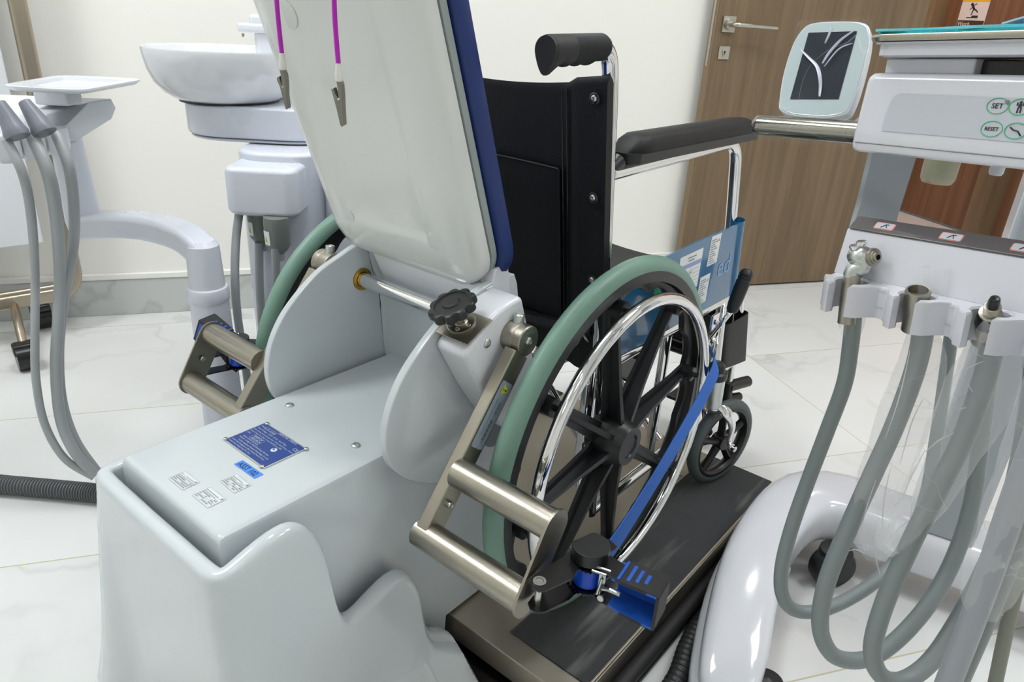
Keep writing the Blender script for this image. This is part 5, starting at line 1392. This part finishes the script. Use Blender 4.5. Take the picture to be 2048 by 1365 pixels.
# bottle and small port under the console, side arm
q = P(1880, 340, d=.84)
mb = MB().lathe([(0, -.002), (.016, -.001), (.0185, .004), (.019, .012), (.019, .05)], q - V((0, 0, .014)), CZ, 28); bt = obj('water_bottle', mb, mat('clear_bottle', (214, 216, 196), .08, alpha=.45), ct)
mb = MB().lathe([(0, 0), (.0145, 0), (.0145, .05), (0, .05)], q - V((0, 0, .008)), CZ, 24); obj('yellowish_filter', mb, mat('yellowish_filter', (166, 164, 118), .5), bt)
q = P(1992, 345, d=.80); obj('port_nipple', MB().lathe([(.006, 0), (.0075, .003), (.0075, .03)], q - V((0, 0, .003)), CZ, 18), M['plastic_white'], ct)
# the flat arm between console and holder
hu, hg, hw_ = frame(-60, 165)
A4 = [(1746, 300), (1836, 306), (1797, 430), (1788, 470), (1704, 462), (1722, 400)]
ad = .83
aa_ = [P(x, y, d=ad) for x, y in A4]
nf = (aa_[1] - aa_[0]).cross(aa_[3] - aa_[0]).normalized(); nf = nf if nf.dot(fw) > 0 else -nf
mb = MB().prism(aa_, nf * .012, bev=.001); obj('drop_arm', mb, M['col_grey'], ct)
# ---- instrument holder
G0 = P(1653, 550, d=.755)                     # upper front left corner
tp0 = onpl(1700, 456, G0, hu) - G0; tg, tw = tp0.dot(hg), tp0.dot(hw_)      # top of the steep face
dH = .080
hh = -(onpl(1653, 606, G0, hu) - G0).dot(hw_)
def HQ(a, g_, z): return G0 + hu * a + hg * g_ + hw_ * z
slots = []
for px, py in ((1722, 556), (1862, 582), (2013, 612)):
    p = onpl(px, py, G0, hw_); slots.append((p - G0).dot(hu))
sp_n = slots[2] - slots[1]; slots.append(slots[2] + sp_n)
# body outline in plan with U-shaped notches
rad = .0155
def outline(ins=0.0, skirt=0.0):
    pts = [HQ(0 + ins, dH - .004, 0), HQ(-.004 + ins, .03, 0), HQ(0 + ins, .004 + ins, 0)]
    for s_ in slots:
        pts += [HQ(s_ - .0300, 0 + ins, 0), HQ(s_ - .0240, -.007 + ins, 0), HQ(s_ - .0185, -.018 + ins, 0), HQ(s_ - .0100 - ins, -.023 + ins, 0), HQ(s_ - .0082 - ins, -.016, 0)]
        for k in range(11):
            an = math.radians(235 - k * 29); 
            pts.append(HQ(s_ + (rad + ins) * math.cos(an), .001 + (rad + ins) * math.sin(an) , 0))
        pts += [HQ(s_ + .0082 + ins, -.016, 0), HQ(s_ + .0100 + ins, -.023 + ins, 0), HQ(s_ + .0185, -.018 + ins, 0), HQ(s_ + .0240, -.007 + ins, 0), HQ(s_ + .0300, 0 + ins, 0)]
    pts += [HQ(slots[-1] + .05, 0, 0), HQ(slots[-1] + .05, dH - .004, 0)]
    return pts
ol0, ol1 = outline(.002), outline(0)
mb = MB().rings([[p + hw_ * 0 for p in ol0], [p - hw_ * .002 for p in ol1], [p - hw_ * (hh * .5) for p in ol1], [p - hw_ * hh for p in ol1]])
hb2 = obj('instrument_holder', mb, M['console'], ct)
Lh = slots[-1] + .05
fsec = lambda a: [HQ(a, .0175, .0003), HQ(a, tg - .001, tw - .002), HQ(a, tg + .003, tw), HQ(a, tg + .05, tw), HQ(a, tg + .05, -.02), HQ(a, .03, -.02)]
mb = MB().rings([fsec(-.002), fsec(Lh)]); obj('steep_face', mb, M['console'], hb2)
lo_ = .013
sd_ = (hg * .80 + hw_ * .60).normalized(); sn_ = hu.cross(sd_); sn_ = sn_ if sn_.z > 0 else -sn_
S_ = HQ(0, tg - .0005, tw - .001)
mb = MB().prism([S_, S_ + hu * Lh, S_ + hu * Lh + sd_ * .018, S_ + sd_ * .018], sn_ * .002, bev=.0004); gl = obj('glass_strip', mb, mat('dark_glass_strip', (84, 80, 80), .08, coat=.8), hb2)
for px, py in ((1757, 469), (1890, 491), (2035, 516)):
    p = onpl(px, py, S_ + sn_ * .0021, sn_)
    p = p + sd_ * (.009 - (p - S_).dot(sd_))
    lb_ = obj('slot_label', MB().poly([p + hu * a + sd_ * b for a, b in rrect(.0205, .0098, .002, 3)]), mat('slot_label_orange', (196, 104, 70), .5), gl)
    obj('label_face', MB().poly([p + hu * a + sd_ * b + sn_ * .0003 for a, b in rrect(.0187, .0080, .0016, 3)]), mat('slot_label_grey', (176, 178, 186), .5), lb_)
    mb = MB(); q_ = lambda a, b: p + hu * a + sd_ * b + sn_ * .0006
    mb.tube([q_(-.003, -.0025), q_(.001, .002), q_(.004, .002)], .0004, 5); obj('slot_icon', mb, M['ink'], lb_)
    obj('slot_icon', MB().tube([q_(.001, .002), q_(.003, -.0025)], .0004, 5), M['ink'], lb_)
for i in range(len(slots) - 1):
    s_ = (slots[i] + slots[i + 1]) / 2
    mb = MB(); c = HQ(s_, -.0004, -hh * .38); mb.tube([c + hu * .0105 * math.cos(2 * PI * k / 32) + hw_ * .0085 * math.sin(2 * PI * k / 32) for k in range(32)], .0004, 6, closed=True); obj('round_inlay', mb, M['membrane'], hb2)
    obj('front_line', MB().tube([HQ(s_ - .012, -.0003, -hh * .66), HQ(s_ + .012, -.0003, -hh * .66)], .0004, 6), M['membrane'], hb2)

# ---- instruments hanging in the holder
def sl(i): return HQ(slots[i], .000, 0)
paths = [
 ([(1706, 640, .775), (1700, 700, .80), (1688, 770, .82), (1655, 860, .85), (1617, 960, .88), (1582, 1060, .90), (1563, 1140, .915), (1566, 1195, .925), (1592, 1222, .935), (1640, 1222, .94), (1700, 1197, .95), (1760, 1155, .97), (1810, 1095, 1.0), (1850, 1000, 1.02), (1872, 880, 1.02), (1890, 760, 1.0), (1905, 650, .96), (1915, 540, .90)], .0088),
 ([(1846, 660, .72), (1830, 740, .74), (1790, 850, .77), (1745, 950, .79), (1700, 1050, .81), (1655, 1160, .835), (1640, 1250, .855), (1660, 1305, .87), (1700, 1322, .88), (1750, 1312, .89), (1810, 1265, .90), (1870, 1190, .915), (1915, 1100, .925), (1945, 1000, .93), (1962, 880, .93), (1978, 760, .91), (1995, 660, .88), (2008, 560, .84)], .0100),
 ([(1985, 690, .66), (1965, 770, .68), (1925, 880, .705), (1875, 980, .73), (1820, 1090, .755), (1768, 1210, .78), (1745, 1300, .80), (1762, 1352, .81), (1805, 1362, .82), (1860, 1325, .83), (1915, 1245, .84), (1965, 1150, .85), (2010, 1040, .85), (2040, 920, .84), (2060, 800, .82), (2080, 650, .78)], .0100)]
ilab = ['three-way syringe with two round buttons in the first slot of the cart holder', 'bare metal handpiece coupling in a film sleeve, middle slot of the cart holder', 'black-tipped handpiece in a film sleeve, slot nearest the right edge']
iname = ['air_water_syringe', 'handpiece_hose', 'handpiece_hose']
IT = []
for i in range(3):
    t = thing(iname[i], ilab[i], 'dental instrument', sl(i), 'instruments in the cart holder'); IT.append(t)
    ph_, r_ = paths[i]; a0_ = P(*ph_[0][:2], d=ph_[0][2]); top = sl(i) + (a0_ - sl(i)).normalized() * (.036, .030, .036)[i]
    pts = [P(a, b, d=c) for a, b, c in ph_]
    hose('hose', [top] + pts, r_, M['grey_hose'] if i == 0 else M['grey_hose'], t, n=7)
# syringe head
t = IT[0]; s0_ = sl(0); up_ = (P(1722, 510, d=.76) - P(1706, 640, d=.778)).normalized()
mb = MB().tube([s0_ - up_ * .045, s0_ - up_ * .01, s0_ + up_ * .006], [.0086, .0090, .0080], 20); obj('syringe_body', mb, M['steelx'], t)
hc_ = P(1722, 513, d=.728)
mb = MB().tube(catmull([s0_ + up_ * .002, s0_ + up_ * .010, hc_ - up * .012, hc_ - up * .006], 3), [.0080, .0080, .0080, .0082, .0085, .009, .0095, .010, .0105, .0110], 20)
mb.ball(hc_, .0135, 20, (1.0, 1.0, .82)); hd_ = obj('syringe_head', mb, M['zinc'], t)
fx = ((EYE - hc_).normalized() + rt * .75 - V((0, 0, .05))).normalized()
cb_ = hc_ + fx * .008 + rt * .003
mb = MB().lathe([(.0088, .0), (.0092, .0035), (.0088, .0055), (.0070, .006), (.0068, .0075), (.0052, .008), (.0050, .0095), (.0028, .010), (.0026, .005), (0, .005)], cb_, fx, 28); obj('nozzle_collar', mb, M['steelx'], hd_)
mb = MB().cyl(cb_ + fx * .004, cb_ + fx * .0056, .0027); obj('nozzle_hole', mb, M['black_gloss'], hd_)
bu = (up * .9 - fw * .35 - rt * .15).normalized()
for q_, w__ in ((-.0078, .0065), (-.0010, .0105)):
    c_ = hc_ + rt * q_ + up * w__ - fw * .003
    mb = MB().lathe([(.0036, -.004), (.0036, .001), (.0052, .0015), (.0055, .003), (.0052, .0045), (.0038, .005), (0, .0048)], c_, bu, 24); obj('syringe_button', mb, M['chrome'], hd_)
# coupling
t = IT[1]; s1_ = sl(1); up1 = (P(1862, 572, d=.69) - P(1846, 660, d=.72)).normalized()
mb = MB().lathe([(.0094, -.040), (.0094, -.02), (.0105, -.016), (.0112, -.010), (.0112, .004), (.0104, .006), (.0088, .006), (.0084, -.003), (0, -.004)], s1_, up1, 28); obj('coupling', mb, M['steelx'], t)
# black tip
t = IT[2]; s2_ = sl(2); up2 = (P(2018, 590, d=.60) - P(1985, 690, d=.66)).normalized()
b_ = s2_
mb = MB().lathe([(.0098, -.046), (.0098, -.030), (.0092, -.028), (.0094, -.017)], b_, up2, 28); obj('metal_sleeve', mb, M['steelx'], t)
mb = MB().lathe([(.0100, -.019), (.0102, -.017), (.0098, -.006), (.009, -.004), (0, -.004)], b_, up2, 28); obj('black_collar', mb, M['black_gloss'], t)
prof_ = [(.0090, -.005), (.0092, -.002)]
for k in range(5): prof_ += [(.0056, -.001 + k * .0021), (.0066, -.000 + k * .0021), (.0055, .0008 + k * .0021)]
mb = MB().lathe(prof_, b_, up2, 24); obj('threaded_stem', mb, M['steelx'], t)
mb = MB().lathe([(.0046, .009), (.0048, .012), (.0046, .016), (.0040, .0195), (.0030, .0205), (.0014, .0202), (0, .019)], b_, up2, 20); obj('black_tip', mb, M['black_plastic'], t)
# film sleeves round hoses 2 and 3 and the syringe
def sleeve(t, axis, widths, seed, nm='film_sleeve'):
    pts = catmull(axis, 3); n_ = len(pts); rs = random.Random(seed)
    ws = []
    for i in range(n_):
        k = i / (n_ - 1) * (len(widths) - 1); j = int(min(k, len(widths) - 2)); ws.append(widths[j] + (widths[j + 1] - widths[j]) * (k - j))
    mb = MB(); seg = 9; rings = []
    for i, p in enumerate(pts):
        tt = (pts[min(i + 1, n_ - 1)] - pts[max(i - 1, 0)]).normalized(); x = (rt - tt * rt.dot(tt)).normalized(); y = tt.cross(x)
        rings.append([p + x * math.cos(2 * PI * k / seg) * ws[i] * rs.uniform(.9, 1.08) + y * math.sin(2 * PI * k / seg) * (.011 + .25 * max(0, ws[i] - .012)) * rs.uniform(.8, 1.15) for k in range(seg)])
    mb.rings(rings, cap0=False, cap1=False); obj(nm, mb, M['film2'], t, sharp=28)
sleeve(IT[0], [P(1722, 540, d=.748), P(1712, 600, d=.765), P(1705, 640, d=.78), P(1702, 662, d=.79)], [.010, .0125, .0125, .014, .012], 1)
sleeve(IT[1], [P(1872, 535, d=.68), P(1862, 590, d=.69), P(1846, 670, d=.715), P(1838, 750, d=.735), P(1810, 840, d=.76), P(1775, 930, d=.785), P(1750, 1000, d=.80), P(1742, 1060, d=.815), P(1752, 1110, d=.83)], [.013, .014, .017, .028, .030, .030, .026, .028, .012], 2)
sleeve(IT[2], [P(2006, 640, d=.625), P(1985, 700, d=.655), P(1955, 800, d=.685), P(1905, 900, d=.71), P(1850, 1000, d=.735), P(1800, 1060, d=.75), P(1770, 1100, d=.76)], [.0125, .024, .036, .036, .028, .026, .022, .010], 3)
M['fold'] = mat('film_fold_line', (225, 228, 232), .15, alpha=.6)
def folds(t, segs, d0, d1):
    for (x0, y0, x1, y1, x2, y2) in segs:
        dd = lambda y: d0 + (d1 - d0) * (y - 560) / 540
        pts = catmull([P(x0, y0, d=dd(y0) - .016), P(x1, y1, d=dd(y1) - .017), P(x2, y2, d=dd(y2) - .016)], 6); n_ = len(pts)
        obj('film_fold', MB().tube(pts, [.0007 * (.3 + .7 * math.sin(PI * (i + .5) / n_)) for i in range(n_)], 5), M['fold'], t)
folds(IT[1], ((1820, 700, 1800, 790, 1770, 880), (1845, 800, 1822, 850, 1800, 930), (1752, 960, 1735, 1010, 1722, 1060), (1780, 940, 1768, 1000, 1764, 1060), (1690, 1105, 1712, 1100, 1735, 1112), (1745, 1080, 1752, 1120, 1760, 1150)), .69, .83)
folds(IT[2], ((1975, 720, 1950, 730, 1925, 742), (1985, 780, 1940, 812, 1915, 820), (1990, 785, 1960, 800, 1930, 760), (1925, 860, 1880, 880, 1850, 905), (1850, 900, 1820, 960, 1800, 1010), (1820, 1040, 1796, 1060, 1775, 1085)), .63, .79)
# a fourth, thicker pair of hoses whose holder slot lies outside the picture
t = thing('suction_hose', 'two pale grey hoses in a film sleeve before the cart column, right edge', 'hose', P(1990, 1300, d=.82), 'instruments in the cart holder')
hose('hose', [P(2120, 740, d=.55), P(2075, 880, d=.60), P(2030, 1000, d=.64), P(1985, 1130, d=.68), P(1945, 1240, d=.71), P(1895, 1370, d=.74), P(1860, 1460, d=.76)], .0118, M['grip_grey'], t)
hose('hose', [P(2150, 780, d=.56), P(2100, 920, d=.61), P(2055, 1040, d=.65), P(2010, 1150, d=.69), P(1965, 1260, d=.72), P(1915, 1375, d=.75), P(1880, 1460, d=.77)], .0085, M['grey_hose'], t)
sleeve(t, [P(2160, 720, d=.55), P(2110, 850, d=.59), P(2060, 990, d=.64), P(2010, 1110, d=.68), P(1975, 1190, d=.70), P(1968, 1225, d=.71)], [.036, .040, .040, .034, .026, .016], 8)
tag(hose('hose', [P(2100, 1050, d=.80), P(2050, 1120, d=.83), P(2020, 1230, d=.86), P(1990, 1370, d=.89), P(1975, 1450, d=.9)], .0080, mat('olive_grey_hose', (128, 130, 118), .5)), 'single olive-grey hose crossing the lower right corner', 'hose')
# dark corrugated hose beside the base
hp = [P(x, y, z=.019) for x, y in ((1640, 1560), (1500, 1450), (1440, 1365), (1412, 1300), (1408, 1230), (1416, 1180), (1425, 1130))]
for p in hp[3:]: pass
hp = [V((-.16, .70, .019)), V((-.235, .745, .019)), V((-.285, .80, .019)), V((-.296, .86, .019)), V((-.311, .92, .019)), V((-.319, .98, .019)), V((-.316, 1.05, .019)), V((-.300, 1.12, .019)), V((-.25, 1.18, .019))]
hp = catmull(hp, 20); m_ = len(hp)
mb = MB().tube(hp, [.0175 if (k % 4) < 2 else .0150 for k in range(m_)], 18); tag(obj('corrugated_hose', mb, mat('black_corrugated', (40, 44, 44), .4)), 'black corrugated hose on the floor along the cart base', 'hose')
